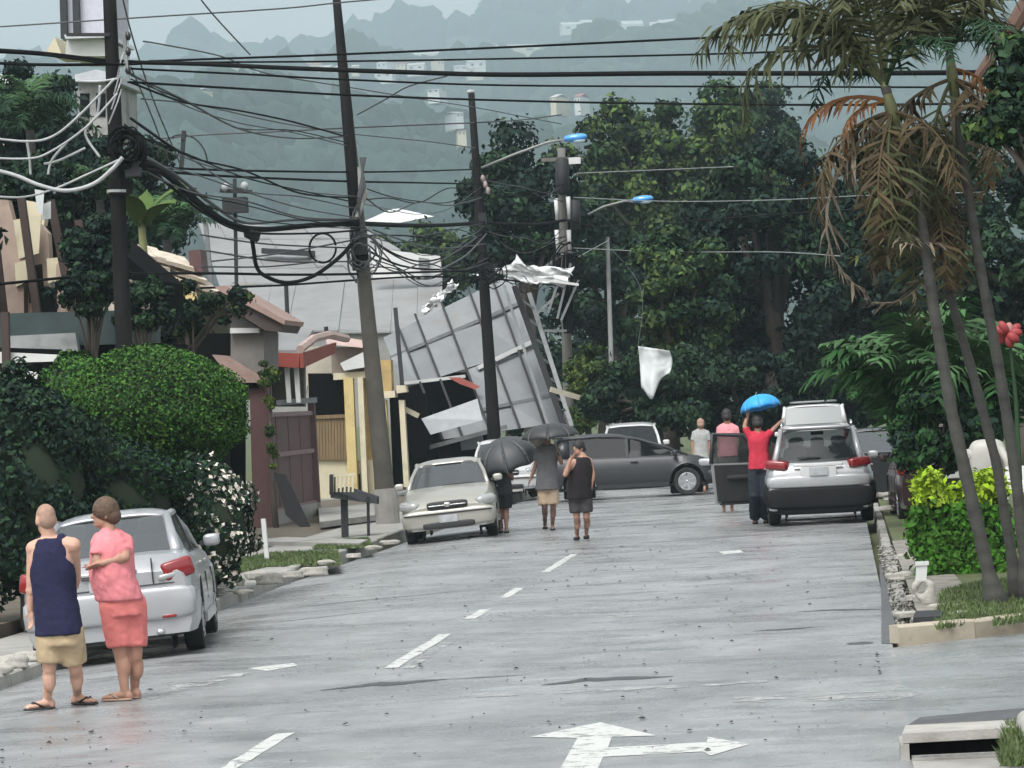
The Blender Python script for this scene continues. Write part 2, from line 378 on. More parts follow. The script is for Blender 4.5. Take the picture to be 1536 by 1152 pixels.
# kerbs and pavements (a real step), in separately laid lengths
def kerb(pts, w, h, sgn, m=kerbmat):
    """kerb blocks along pts; each block is a child of a kerb structure"""
    root = None
    for a, c in zip(pts, pts[1:]):
        a, c = Vector(a).to_3d(), Vector(c).to_3d(); L = (c-a).length; n = max(1, int(L/1.2)); t = (c-a).normalized(); nn = Vector((t.y, -t.x, 0))*sgn
        for k in range(n):
            p, q = a+t*(L*k/n+.006), a+t*(L*(k+1)/n-.006); hh = h+random.uniform(-.012, .012)
            bb = MB(); j = random.uniform(-.012, .012)
            prof = [(j, 0), (j+.012, hh-.02), (j+.03, hh), (w, hh), (w, 0)]
            bb.rings([[e+nn*x+Vector((0, 0, z-.22)) if z == 0 else e+nn*x+Vector((0, 0, z)) for x, z in prof] for e in (p, q)])
            o = bb.build('kerb_block', m, root)
            if root is None: root = o; o.name = 'kerb'; tag(o, kind='structure')
    return root
lk = [(-7.85, 10), (-7.9, 30), (-7.95, 45), (-8.3, 58), (-8.4, 70), (-8.4, 99)]
kerb(lk[:2]+[(-7.92, 35.4)], .16, .06, -1); kerb([(-7.94, 43.6)]+lk[2:], .16, .08, -1)
kerb([(XR+.10, 38.5), (XR+.16, 62), (XR+.14, 99)], .13, .045, 1, mat('kerb_old', (.27, .265, .24), rough=.85, var=.3, scale=3, bump=.4, dirt=((.09, .085, .075), 1.6, .5)))
b = MB()
sheet('pavement', [(-8.12, 43.6), (-8.11, 45), (-8.46, 58), (-8.56, 70), (-8.56, 99), (-10.1, 99), (-10.1, 58), (-9.95, 43.6)], concrete, .07, .3)
sheet('near_pavement', [(-8.01, 10), (-8.06, 30), (-8.08, 35.4), (-9.93, 35.4), (-9.9, 10)], concrete, .06, .3)
sheet('driveway', [(-8.1, 35.4), (-8.1, 43.6), (-9.95, 43.6), (-9.93, 35.4)], concrete, -.095, .1)
sheet('yard_ground', [(-60, 10), (-9.905, 10), (-10.105, 58), (-10.105, 99), (-60, 99)], earth, .05, .4)
sheet('verge', [(XR+.3, 34.2), (12, 35.3), (12, 99), (XR+.3, 99)], soil_grass, .11, .4)
kerb([(XR+.06, 32.75), (XR+.75, 33.15), (1.6, 33.75), (3.4, 34.6), (9, 35.1)], .17, .15, -1, mat('kerb_cream', (.36, .32, .25), rough=.8, var=.15, scale=3, bump=.3, dirt=((.18, .14, .11), 1.5, .58)))
sheet('verge_fill', [(XR+.2, 33.03), (XR+.75, 33.33), (1.6, 33.95), (3.4, 34.8), (XR+.3, 34.19)], soil_grass, .1, .4)

# ------------------------------------------------------------------ hills, their woods and houses, and the wet air
def ridge_z(prof, Y):
    """silhouette given in photo pixels -> function X -> height at distance Y"""
    xs = []; zs = []
    for px, py in prof: p = P(px, py, Y); xs.append(p.x); zs.append(p.z)
    return lambda X: float(np.interp(X, xs, zs))
def hill(name, Y0, Y1, prof, n_blob, blob_r, seed, woodname, sub=2, cover=1.0):
    fz = ridge_z(prof, Y1); rr = np.random.default_rng(seed)
    xa, xb = -.28*Y1, .10*Y1
    def pt(i, j):
        X = xa+(xb-xa)*i; t = j; Y = Y0+(Y1-Y0)*t*1.0
        zr = fz(X*(Y1/max(Y, 1)) if False else X); wob = 1+.06*math.sin(X*.02+seed)+.05*math.sin(X*.051+Y*.02)
        prof_t = t**.85 if t <= 1 else 1
        return (X, Y, -.5+zr*prof_t*(wob if t < .95 else 1))
    nb = 60
    o = MB().grid(lambda i, j: pt(i, j) if j < .86 else pt(i, .86/1.0) if False else pt(i, j), nb, 14).build(name, hillgrass, None, True); tag(o, kind='structure')
    # canopy: lumpy crowns rooted on the slope
    bm = bmesh.new(); bmesh.ops.create_icosphere(bm, subdivisions=sub, radius=1)
    bv = np.array([v.co for v in bm.verts]); bf = np.array([[v.index for v in f.verts] for f in bm.faces]); bm.free()
    V = []; Fc = []; k = 0
    for q in range(n_blob):
        i = rr.random(); j = min(1, .2+.82*rr.random()**.8)
        p = np.array(pt(i, j)); r = blob_r*rr.uniform(.45, 1.25)
        ph = rr.uniform(0, 6, 3)
        d = bv*(1+.16*np.sin(bv[:, :1]*4+ph[0])*np.sin(bv[:, 1:2]*5+ph[1])+.14*np.sin(bv[:, 2:]*7+bv[:, :1]*6+ph[2])+rr.normal(scale=.06, size=(len(bv), 1)))
        d = d*np.array([1, 1, rr.uniform(.75, 1.15)])*r
        V.append(d+p+np.array([0, 0, r*.45])); Fc.append(bf+k); k += len(bv)
    V = np.concatenate(V); Fc = np.concatenate(Fc)
    me = bpy.data.meshes.new(woodname); me.vertices.add(len(V)); me.vertices.foreach_set('co', V.ravel().astype(np.float32))
    me.loops.add(Fc.size); me.loops.foreach_set('vertex_index', Fc.ravel().astype(np.int32)); me.polygons.add(len(Fc)); me.polygons.foreach_set('loop_start', np.arange(len(Fc), dtype=np.int32)*3)
    me.materials.append(canopy_far); me.update(calc_edges=True); me.polygons.foreach_set('use_smooth', [True]*len(Fc))
    tag(link(woodname, me), kind='stuff')
    return pt
h1 = hill('near_hill', 1300, 2200, [(-1500, 235), (0, 225), (220, 205), (270, 185), (330, 150), (410, 160), (460, 178), (520, 190), (620, 205), (760, 225), (900, 240), (1200, 255), (2200, 265)], 1800, 13, 3, 'hillside_wood', 3)
h2 = hill('middle_hill', 2500, 3900, [(-1500, 160), (0, 150), (250, 140), (400, 132), (560, 126), (700, 118), (860, 108), (1000, 96), (1060, 70), (1120, 42), (1160, 36), (1300, 50), (2200, 80)], 1500, 23, 5, 'middle_hill_wood', 3)
h3 = hill('far_hill', 4300, 5900, [(-1500, 120), (100, 125), (250, 108), (330, 98), (400, 96), (480, 92), (540, 78), (600, 68), (690, 50), (760, 30), (860, 20), (1000, 24), (1200, 30), (2200, 40)], 1500, 30, 9, 'far_hill_wood', 2)
# little houses along the hill road
def far_house(px, py, Y, w, h, roofm, k, label, d=6.0):
    p = P(px, py, Y); e = empty('hill_house', (p.x, p.y, p.z), random.uniform(-.5, .5), label, 'house', 'houses scattered over the misty hillside')
    wb = MB().box((0, d/2, h/2-3), (w, d, h+6)); wb.build('wall', white if k % 2 else cream, e)
    rb = MB(); o = .4; rz = h; rb.slab([(-w/2-o, -o, rz-.1), (-w/2-o, d/2, rz+h*.45), (-w/2-o, d+o, rz-.1), (-w/2-o, d+o, rz-.3), (-w/2-o, d/2, rz+h*.45-.25), (-w/2-o, -o, rz-.3)], (w+2*o, 0, 0)); rb.build('roof', roofm, e)
    for s in (-1, 1): MB().box((s*w*.24, -.1, h*.5), (w*.16, .24, h*.3)).build('window', darkvoid, e)
    return e
roofw = mat('hill_roof_white', (.5, .5, .49), rough=.5, var=.08); roofr = mat('hill_roof_red', (.3, .12, .1), rough=.7, var=.2); roofg = mat('hill_roof_grey', (.45, .47, .5), rough=.5, var=.15)
hh = [(405, 122, 985, 10, 5, roofw, 'white house standing at the end of the hill row'), (470, 112, 990, 16, 4, roofw, 'long white house below the ridge'), (335, 110, 992, 8, 4, roofr, 'red roofed house at the hill corner'),
      (575, 118, 990, 9, 4, roofw, 'small white roofed house under the mist'), (640, 90, 1100, 22, 4, roofw, 'long pale shed along the hill road'), (715, 102, 985, 8, 4, roofg, 'grey roofed house on the middle slope'),
      (780, 80, 1180, 24, 5, roofw, 'wide white building below the far ridge'), (862, 47, 1350, 16, 6, roofw, 'white house highest on the far hill'), (880, 46, 1360, 7, 7, roofg, 'grey tower house beside the highest house'), (950, 50, 1330, 13, 8, roofw, 'tall white block on the far hill'),
      (985, 54, 1330, 8, 9, roofw, 'narrow white block beside the tall block'), (1015, 45, 1330, 22, 7, roofw, 'broad pale block on the far hill'), (930, 72, 1200, 10, 5, roofw, 'white house below the far blocks'), (1040, 68, 1200, 14, 5, roofg, 'grey house under the dark knoll'),
      (950, 96, 1100, 8, 3, roofw, 'tiny white roof among far trees'), (690, 178, 480, 1.6, 1.8, roofw, 'little white hut in the near wood'), (693, 205, 430, 1.7, 1.6, roofr, 'pink hut in the near wood'), (650, 140, 700, 4, 1.5, roofg, 'low grey house above the near wood'),
      (830, 158, 600, 1.7, 3.2, roofw, 'narrow white gate house on the near slope'), (866, 158, 600, 1.7, 3.4, roofr, 'pink gate house on the near slope'), (1050, 130, 900, 12, 6, roofg, 'big grey house behind the yellow green trees'), (1080, 132, 900, 7, 7, roofw, 'white gabled house behind the trees'), (285, 148, 620, 5, 3, roofw, 'white hut at the wood edge')]
K_ = lambda Y: 2040 if Y < 800 else 3620 if Y < 1000 else 4900 if Y < 1250 else 5300
wd = ['pale', 'white', 'cream', 'faded', 'bright', 'dull', 'chalky', 'grey white', 'bleached', 'whitish', 'ivory', 'ashen']
for k in range(12): hh.append((385+k*30+random.uniform(-8, 8), 110+random.uniform(-6, 10)-k*.6, 985, random.uniform(3, 8), random.uniform(2.5, 4), [roofw, roofw, roofg, roofr][k % 4], f'tiny {wd[k]} house in the hill row below the thick cable bundle'))
for k, (px, py, Y, w, h, rm, lab) in enumerate(hh): far_house(px, py-1, K_(Y), w*K_(Y)/Y*.6, h*K_(Y)/Y*.4, rm, k, lab, 5*K_(Y)/Y)
hz = MB().box((-600, 3080, 420), (6400, 6240, 844)).build('haze', None); hz.data.materials.clear()
hm = bpy.data.materials.new('haze'); hm.use_nodes = True; n = hm.node_tree; n.nodes.remove(n.nodes['Principled BSDF'])
pv = n.nodes.new('ShaderNodeVolumePrincipled'); pv.inputs['Color'].default_value = (.63, .785, .86, 1); pv.inputs['Density'].default_value = .00026; pv.inputs['Anisotropy'].default_value = .2
n.links.new(pv.outputs[0], n.nodes['Material Output'].inputs['Volume']); hz.data.materials.append(hm); tag(hz, kind='stuff')
# ------------------------------------------------------------------ buildings on the left side
def pp(pix, Y): return [P(a, c, Y) for a, c in pix]
def pslab(pix, Y, d): return MB().slab(pp(pix, Y), (0, d, 0))
def at(px, py, Y, name, label, cat, group=None):
    p = P(px, py, Y); e = empty(name, (p.x, p.y, 0), 0, label, cat, group); return e
def part(root, name, mb, m, smooth=False):
    o = mb.build(name, m, None, smooth); o.parent = root; o.matrix_parent_inverse = Matrix.Translation(-root.location); return o
def thing(name, mb, m, label, cat, group=None, smooth=False): return tag(mb.build(name, m, None, smooth), label, cat, group)
def lerp2(q, u, v):
    a = Vector(q[0]).lerp(Vector(q[1]), u); c = Vector(q[3]).lerp(Vector(q[2]), u); return a.lerp(c, v)

# damaged pink house at the far left
ha = at(60, 470, 63, 'damaged_house', 'damaged salmon coloured house with dark leaning posts behind the clipped bush', 'house')
part(ha, 'wall', pslab([(-60, 296), (12, 300), (22, 340), (34, 345), (36, 475), (-60, 480)], 64.5, .3), pinkwall)
part(ha, 'wall', pslab([(40, 352), (60, 336), (72, 350), (80, 475), (42, 475)], 64.7, .3), pinkwall)
part(ha, 'wall', pslab([(84, 398), (104, 372), (126, 392), (130, 475), (86, 475)], 64.4, .3), pinkwall)
part(ha, 'wall', pslab([(36, 300), (70, 306), (66, 338), (40, 346)], 65.0, .3), cream)
part(ha, 'interior_shade', pslab([(-60, 330), (128, 330), (232, 420), (232, 475), (-60, 480)], 67, 3), darkvoid)  # near-black slab painting the shade inside the broken house
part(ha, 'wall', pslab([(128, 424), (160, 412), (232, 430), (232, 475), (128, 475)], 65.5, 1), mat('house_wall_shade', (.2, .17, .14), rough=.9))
for q in ([(20, 330), (62, 322), (58, 380), (28, 388)], [(70, 388), (88, 386), (92, 420), (72, 425)], [(22, 395), (44, 388), (46, 420), (24, 430)]): part(ha, 'plaster_patch', pslab(q, 64.44, .05), cream)
for q in ([(40, 400), (62, 396), (66, 452), (44, 455)], [(90, 330), (118, 336), (124, 395), (96, 390)], [(56, 428), (84, 432), (88, 468), (60, 470)]): part(ha, 'window', pslab(q, 64.42, .06), darkvoid)
for a, c in (((32, 296), (56, 474)), ((76, 300), (110, 474)), ((-14, 300), (6, 474)), ((118, 330), (132, 474))): part(ha, 'post', MB().bar(P(*a, 63.4), P(*c, 63.4), .13), mat('post_brown', (.045, .03, .025), rough=.8))
part(ha, 'fascia', pslab([(-60, 472), (236, 464), (236, 514), (-60, 524)], 62.2, .3), greenboard)
part(ha, 'roof_sheet', pslab([(14, 504), (113, 499), (117, 526), (14, 529)], 61.9, .2), mat('sheet_grey', (.25, .27, .27), rough=.6, dirt=((.13, .14, .14), 2, .55)))
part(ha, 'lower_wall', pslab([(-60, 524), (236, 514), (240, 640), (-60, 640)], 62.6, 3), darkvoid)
for k, q in enumerate(([(128, 440), (140, 406), (158, 402), (166, 438)], [(150, 404), (160, 401), (178, 436), (172, 446)], [(132, 448), (172, 440), (176, 470), (138, 474)])): part(ha, 'roof_tile', pslab(q, 63.2-.1*k, .3), tilecream)
for k, q in enumerate(([(52, 284), (66, 286), (64, 322), (56, 318)], [(64, 306), (76, 302), (76, 328), (62, 330)])): thing('torn_sheet', pslab(q, 62.8+.2*k, .03), cloth, ['torn white sheet hanging from the damaged house eave', 'smaller torn white scrap beside the hanging sheet'][k], 'sheet')
# slatted fence in front of it
hf = at(40, 600, 58, 'slatted_fence', 'white slatted fence with a dark post beside the clipped bush', 'fence')
for q in ([(-40, 526), (88, 532), (85, 542), (-40, 546)], [(-40, 552), (62, 558), (58, 568), (-40, 570)], [(-40, 578), (46, 586), (44, 602), (-40, 600)], [(-40, 612), (30, 616), (26, 632), (-40, 632)]): part(hf, 'slat', pslab(q, 58, .06), white)
part(hf, 'post', MB().bar(P(8, 468, 57.9), P(12, 660, 57.9), .12), mat('post_brown', (.045, .03, .025)))
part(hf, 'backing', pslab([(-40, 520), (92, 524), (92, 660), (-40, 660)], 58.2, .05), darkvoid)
# pale tower and white gables in the far corner
ht = at(120, 0, 190, 'pale_tower', 'pale lilac grey tower rising behind the first pole', 'tower')
part(ht, 'wall', pslab([(92, -140), (160, -140), (160, 60), (92, 60)], 190, 6), mat('lilac_wall', (.5, .5, .58), rough=.8, var=.08))
for a in (99, 118): part(ht, 'downpipe', MB().bar(P(a-8, -140, 189.8), P(a-2, 58, 189.8), .35), darksteel)
hg = at(130, 80, 180, 'white_house', 'white gabled house at the foot of the pale tower', 'house')
part(hg, 'wall', pslab([(100, 60), (128, 54), (160, 60), (160, 84), (98, 84)], 180, 6), white)
part(hg, 'roof', pslab([(96, 52), (160, 50), (162, 56), (98, 58)], 179.4, 7), roofg)
part(hg, 'gable', pslab([(68, 80), (82, 55), (92, 80)], 179.5, 5), cream)
hd = at(15, 140, 150, 'white_dome', 'white domed roof at the edge of the dark palms', 'roof')
dp = P(-4, 165, 150); part(hd, 'dome', MB().ellip(dp, (1.15, 1.2, 1.5), 20, 12), white, True)
part(hd, 'wall', MB().box(dp-Vector((0, 0, 2)), (2.2, 2, 4)), cream)
hw = at(205, 130, 140, 'white_cottage', 'white cottage wall glimpsed behind the cable coil', 'house')
part(hw, 'wall', pslab([(116, 122), (168, 120), (170, 205), (116, 208)], 140, 5), mat('offwhite_wall', (.3, .3, .29), rough=.9, var=.2, dirt=((.12, .12, .11), .8, .5))); part(hw, 'roof', pslab([(112, 112), (145, 104), (174, 112), (174, 122), (112, 122)], 139.5, 6), roofg)
for a in (128, 152): part(hw, 'window', pslab([(a-8, 140), (a+6, 140), (a+6, 175), (a-8, 175)], 139.95, .1), darkvoid)

# tiled cottage behind the bush
hb = at(290, 470, 78, 'tiled_cottage', 'low cottage with a broken cream tile roof behind the clipped bush', 'house')
part(hb, 'wall', pslab([(205, 420), (335, 440), (360, 475), (360, 600), (205, 600)], 80, 5), mat('cottage_wall', (.09, .085, .06), rough=.9, dirt=((.04, .06, .03), 1.5, .5)))
for r_ in range(4):
    for c_ in range(5):
        q = [(206+r_*18+c_*14, 372+r_*18+c_*4), (222+r_*18+c_*14, 376+r_*18+c_*4), (236+r_*20+c_*14, 392+r_*18+c_*4), (220+r_*20+c_*14, 388+r_*18+c_*4)]
        if random.random() < .85: part(hb, 'roof_tile', MB().slab([P(*q[0], 80.2), P(*q[1], 80.2), P(*q[2], 79.2), P(*q[3], 79.2)], (0, -.05, .07+random.random()*.05)), tilecream)
part(hb, 'yellow_wall', pslab([(262, 432), (296, 446), (292, 478), (266, 470)], 79, .3), yellow)
part(hb, 'chimney', pslab([(282, 376), (300, 374), (304, 410), (286, 412)], 79.3, .8), maroon)
he = at(350, 520, 76, 'brown_eaved_porch', 'porch with a dark brown sloping eave beside the maroon pillar', 'porch')
part(he, 'eave', MB().slab(pp([(312, 440), (330, 436), (426, 486), (420, 498), (398, 496), (342, 462), (316, 456)], 76), (0, 2.5, 0)), mat('eave_brown', (.06, .045, .04), rough=.8))
part(he, 'roof', MB().slab(pp([(322, 430), (338, 428), (428, 480), (426, 487), (330, 437)], 75.9), (0, 2.7, 0)), tilepink)
part(he, 'wall', pslab([(346, 466), (396, 497), (396, 560), (346, 560)], 76.4, 2), mat('grey_wall', (.17, .16, .15), rough=.9))
part(he, 'sill', pslab([(345, 492), (388, 492), (388, 499), (345, 500)], 76.2, .3), white)
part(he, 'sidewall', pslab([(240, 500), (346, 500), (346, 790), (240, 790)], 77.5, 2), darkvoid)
hp = at(392, 790, 76.6, 'gate_pillar', 'maroon gate pillar under a pink tiled cap', 'pillar')
part(hp, 'shaft', pslab([(374, 572), (402, 572), (408, 796), (380, 796)], 76.4, .5), maroon)
part(hp, 'cap', MB().slab(pp([(318, 532), (340, 534), (392, 566), (388, 574), (352, 574), (330, 548)], 76.2), (0, 1.0, 0)), tilepink)
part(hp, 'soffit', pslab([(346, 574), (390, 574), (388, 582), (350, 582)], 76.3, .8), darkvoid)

# porch with white sheet roof and red fascia
hr = at(430, 600, 84, 'red_porch', 'porch with white corrugated roof and bright red fascia', 'porch')
n = 9
for k in range(n):
    a0, a1 = k/n, (k+1)/n
    q = [P(362+108*a0, 496-2*a0, 86), P(362+108*a1, 496-2*a1, 86), P(356+92*a1, 526-1*a1, 82), P(356+92*a0, 526-1*a0, 82)]
    part(hr, 'roof_sheet', MB().slab(q, (0, 0, -.05-.03*(k % 2))), zinc)
part(hr, 'fascia', pslab([(352, 527), (450, 530), (448, 552), (354, 546)], 81.9, .1), redfascia)
part(hr, 'fascia', MB().slab([P(450, 530, 81.9), P(500, 514, 86), P(498, 530, 86), P(450, 552, 81.9)], (.08, 0, 0)), redfascia)
part(hr, 'ridge', MB().tube([P(450, 524, 81.9), P(470, 508, 83.5), P(494, 502, 86), P(520, 508, 88)], .1, 6), mat('ridge_pink', (.4, .3, .27), rough=.7))
for a in (430, 444): part(hr, 'post', MB().bar(P(a, 548, 82.2), P(a+4, 604, 82.2), .1), white)
part(hr, 'beam', MB().bar(P(418, 604, 82), P(472, 600, 84), .12), greysteel)
part(hr, 'back_wall', pslab([(405, 540), (456, 540), (456, 610), (405, 610)], 84, .3), mat('green_grey_wall', (.10, .10, .085), rough=.9))
hm_ = empty('boundary_wall', (-12.2, 80, 0), 0, 'maroon panelled boundary wall with slanting pale rails', 'wall')
for k in range(4):
    y0 = 77.2+k*1.75; part(hm_, 'panel', MB().box((-12.25, y0+.85, 1.25), (.08, 1.66, 2.3)), maroon)
for z in (2.42, 1.55, .35): part(hm_, 'rail', MB().box((-12.19, 80.7, z), (.07, 7, .1)), mat('rail_mauve', (.2, .14, .14), rough=.7))
for y in (77.1, 84.3): part(hm_, 'post', MB().box((-12.18, y, 1.35), (.16, .16, 2.7)), mat('post_mauve', (.1, .06, .06), rough=.7))
part(hm_, 'plinth', MB().box((-12.15, 80.7, .2), (.12, 7.2, .3)), concrete)

# yellow house with columns and wooden gate
hy = at(530, 745, 100, 'yellow_house', 'yellow house with plaster columns and a wooden slat gate', 'house')
YH = 100
part(hy, 'wall', pslab([(466, 690), (560, 690), (562, 748), (468, 748)], YH, .3), cream)
part(hy, 'wall', pslab([(452, 520), (500, 520), (500, 580), (452, 580)], YH+1, .3), mat('drip_wall', (.42, .39, .32), rough=.9, var=.15))
for k in range(6): part(hy, 'fringe', pslab([(454+k*8, 578), (461+k*8, 578), (459+k*8, 590+10*((k*37) % 3)), (455+k*8, 588+9*((k*23) % 3))], YH+.95, .15), mat('drip_wall', (.42, .39, .32)))
part(hy, 'lintel', pslab([(500, 560), (560, 556), (560, 566), (500, 570)], YH-.3, .5), cream)
part(hy, 'soffit_wall', pslab([(496, 520), (545, 520), (545, 562), (498, 562)], YH+.2, .3), mat('taupe_wall', (.24, .2, .17), rough=.9))
part(hy, 'roof', MB().slab([P(488, 502, YH-.3), P(548, 512, YH-.3), P(546, 522, YH-.5), P(490, 516, YH-.5)], (0, 2.5, 0)), mat('ridge_pink', (.4, .3, .27)))
part(hy, 'cornice', MB().slab(pp([(510, 545), (545, 528), (552, 540), (552, 550), (516, 556)], YH-.5), (0, .6, 0)), white)
for a, y0, y1, w in ((522, 566, 748, 7), (540, 566, 748, 4), (572, 600, 735, 7), (602, 600, 735, 4)):
    part(hy, 'column', pslab([(a-w, y0), (a+w, y0), (a+w+8, y1), (a-w+8, y1)], YH-.4, .28), yellow if w > 5 else cream)
part(hy, 'capital', pslab([(562, 540), (586, 540), (588, 590), (564, 590)], YH-.5, .5), mat('ochre', (.42, .3, .13), rough=.8, var=.2))
part(hy, 'capital', pslab([(560, 588), (592, 586), (593, 596), (561, 598)], YH-.55, .6), cream)
part(hy, 'capital', pslab([(594, 578), (608, 578), (610, 588), (595, 590)], YH-.55, .5), cream)
part(hy, 'doorway', pslab([(462, 560), (520, 560), (522, 692), (466, 692)], YH+.5, .2), darkvoid)
gt = part(hy, 'gate', MB().bar(P(470, 626, YH-.1), P(518, 624, YH-.1), .1), woodgate)
for k in range(11): o = MB().slab(pp([(470+k*4.5, 625), (474+k*4.5, 625), (475+k*4.5, 690), (471+k*4.5, 690)], YH-.1), (0, .05, 0)).build('gate_slat', woodgate); o.parent = gt
part(hy, 'sidewall', pslab([(545, 540), (566, 540), (566, 745), (548, 745)], YH+.3, .3), mat('ochre', (.42, .3, .13)))
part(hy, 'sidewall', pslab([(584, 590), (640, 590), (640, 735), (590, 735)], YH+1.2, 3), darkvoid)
part(hy, 'meter_box', pslab([(528, 712), (540, 711), (541, 738), (529, 740)], YH-.1, .12), darksteel)
# big sheet-metal roof behind
hs_ = at(500, 500, 125, 'metal_roofed_hall', 'long hall with a big pale sheet metal roof behind the houses', 'hall')
part(hs_, 'wall', pslab([(330, 495), (662, 495), (662, 640), (330, 640)], 122, 8), mat('hall_wall', (.24, .24, .23), rough=.9))
Q1 = [P(372, 428, 130), P(664, 412, 130), P(664, 498, 121.5), P(352, 503, 121.5)]; Q0 = [P(298, 336, 138), P(545, 342, 138), P(664, 414, 130.2), P(330, 432, 130.2)]
for Q, nu, nv in ((Q1, 8, 1), (Q0, 8, 4)):
    for i in range(nu):
        for j in range(nv):
            q = [lerp2(Q, i/nu, j/nv), lerp2(Q, (i+.985)/nu, j/nv), lerp2(Q, (i+.985)/nu, (j+.96)/nv), lerp2(Q, i/nu, (j+.96)/nv)]
            z = random.uniform(-.03, .05); part(hs_, 'roof_sheet', MB().slab([p+Vector((0, 0, z)) for p in q], (0, 0, -.06)), zinc)
part(hs_, 'gable_sheet', pslab([(556, 372), (660, 384), (664, 416), (560, 420)], 128, .1), white)
part(hs_, 'ridge_vent', pslab([(392, 372), (470, 376), (470, 384), (392, 380)], 133, .5), darksteel)
part(hs_, 'vent_box', pslab([(628, 386), (642, 388), (642, 402), (628, 402)], 127.6, .4), greysteel)
hk = at(590, 330, 260, 'white_canopy', 'bright white peaked canopy on the grassy slope', 'canopy')
part(hk, 'roof', MB().slab([P(546, 332, 260), P(586, 314, 260), P(640, 326, 260), P(600, 334, 260)], (0, 5, .3)), mat('canopy_white', (.85, .86, .86), rough=.5))
for a in (552, 630): part(hk, 'post', MB().bar(P(a, 328, 262), P(a, 362, 262), .2), greysteel)
# the roof frame torn up by the wind
hc = at(720, 650, 104, 'collapsed_roof', 'collapsed grey sheet metal roof standing on edge behind the middle pole', 'roof')
CQ = [P(574, 506, 105.5), P(768, 410, 106.5), P(846, 634, 102.5), P(636, 664, 102)]
cu = [0, .13, .27, .47, .68, .86, 1.0]; cv = [0, .20, .5, .82, 1.0]
for i in range(6):
    for j in range(4):
        if (i, j) in ((1, 2), (2, 2), (0, 2), (0, 3)): continue
        q = [lerp2(CQ, cu[i]+.004, cv[j]+.004), lerp2(CQ, cu[i+1]-.004, cv[j]+.004), lerp2(CQ, cu[i+1]-.004, cv[j+1]-.004), lerp2(CQ, cu[i]+.004, cv[j+1]-.004)]
        o_ = Vector((0, random.uniform(-.06, .06), 0)); part(hc, 'roof_sheet', MB().slab([p+o_+Vector((0, random.uniform(-.07, .07), 0)) for p in q], (0, .05, 0)), steel)
fwd = Vector((0, -.16, 0))
for u in cu[1:6]: part(hc, 'purlin', MB().bar(lerp2(CQ, u, -.05)+fwd, lerp2(CQ, u+.01, 1.0)+fwd, .06), darksteel)
part(hc, 'purlin', MB().bar(P(593, 462, 103), P(604, 585, 102.6), .11), darksteel)
for v in (.2, .82): part(hc, 'rail', MB().bar(lerp2(CQ, 0, v)+fwd*.5, lerp2(CQ, 1, v)+fwd*.5, .1), greysteel)
part(hc, 'rail', MB().bar(lerp2(CQ, .55, .52)+fwd, lerp2(CQ, 1, .46)+fwd, .12), white)
part(hc, 'rail', MB().bar(lerp2(CQ, 0, .45)+fwd, lerp2(CQ, .45, .55)+fwd, .09), white)
tr = part(hc, 'truss', MB().bar(P(772, 430, 103), P(848, 645, 102), .16), darksteel)
part(hc, 'truss', MB().bar(P(794, 440, 103.2), P(858, 640, 102), .12), greysteel); part(hc, 'truss', MB().bar(P(756, 428, 103), P(826, 650, 101.9), .08), greysteel)
for k in range(7): part(hc, 'web', MB().bar(P(776+k*11, 445+k*30, 103), P(800+k*9, 462+k*28, 103), .06), greysteel)
part(hc, 'lower_sheet', MB().slab([P(632, 628, 101), P(716, 598, 101.2), P(724, 630, 100.8), P(646, 652, 100.6)], (0, .06, 0)), mat('sheet_bright', (.2, .215, .225), rough=.5, metal=.2))
part(hc, 'interior_shade', pslab([(600, 555), (730, 560), (740, 720), (600, 720)], 107, .3), darkvoid)  # dark slab behind the hole; the shade inside is its colour
part(hc, 'under_frame', MB().bar(P(640, 672, 102), P(760, 640, 102), .12), greysteel)
part(hc, 'under_frame', pslab([(690, 655), (722, 648), (724, 672), (692, 676)], 103, .3), mat('grey_panel', (.25, .27, .28)))
thing('loose_plank', MB().bar(P(826, 584, 101), P(902, 606, 101.6), .14), mat('plank_pale', (.45, .42, .33), rough=.7), 'pale loose plank jutting from the collapsed roof', 'plank')
thing('loose_plank', MB().bar(P(604, 612, 100), P(628, 624, 100), .13), MATS['plank_pale'], 'short pale plank stub beside the yellow columns', 'plank')
thing('red_cloth', MB().slab(pp([(672, 566), (690, 566), (720, 580), (712, 584), (690, 576)], 103), (0, .1, 0)), mat('red_cloth', (.35, .1, .08), rough=.8), 'reddish torn cloth caught in the collapsed roof opening', 'cloth')
def crumple(pix, Y, amp, m, nu=14, nv=6):
    q = pp(pix, Y)
    ph = random.random()*9
    ns = lambda u, v, k: mnoise.noise(Vector((u*5+ph+k, v*2.5, k)))+.6*mnoise.noise(Vector((u*13+k, v*6+ph, k)))
    return MB().grid(lambda u, v: lerp2(q, u, v)+Vector((amp*ns(u, v, 1), amp*1.6*ns(u, v, 2), amp*1.3*ns(u, v, 3)))*(1 if .02 < v < .98 else 1.5), nu*2, nv*2)
def thicken(o, t):
    md = o.modifiers.new('thickness', 'SOLIDIFY'); md.thickness = t; return o
torn_ = 1
thicken(thing('torn_roofing', crumple([(715, 408), (775, 396), (860, 405), (835, 428)], 102, .18, white), mat('torn_white', (.7, .72, .72), rough=.5), 'crumpled white roofing draped over the collapsed roof top', 'roofing', smooth=True), .02)
thicken(thing('torn_roofing', crumple([(630, 466), (676, 424), (690, 428), (642, 470)], 102, .12, white), MATS['torn_white'], 'narrow white strip peeling from the upper edge of the collapsed roof', 'roofing', smooth=True), .02)
thing('loose_pole', MB().bar(P(800, 418, 101.5), P(868, 427, 101.5), .07), white, 'thin white rod sticking out beside the crumpled roofing', 'rod')

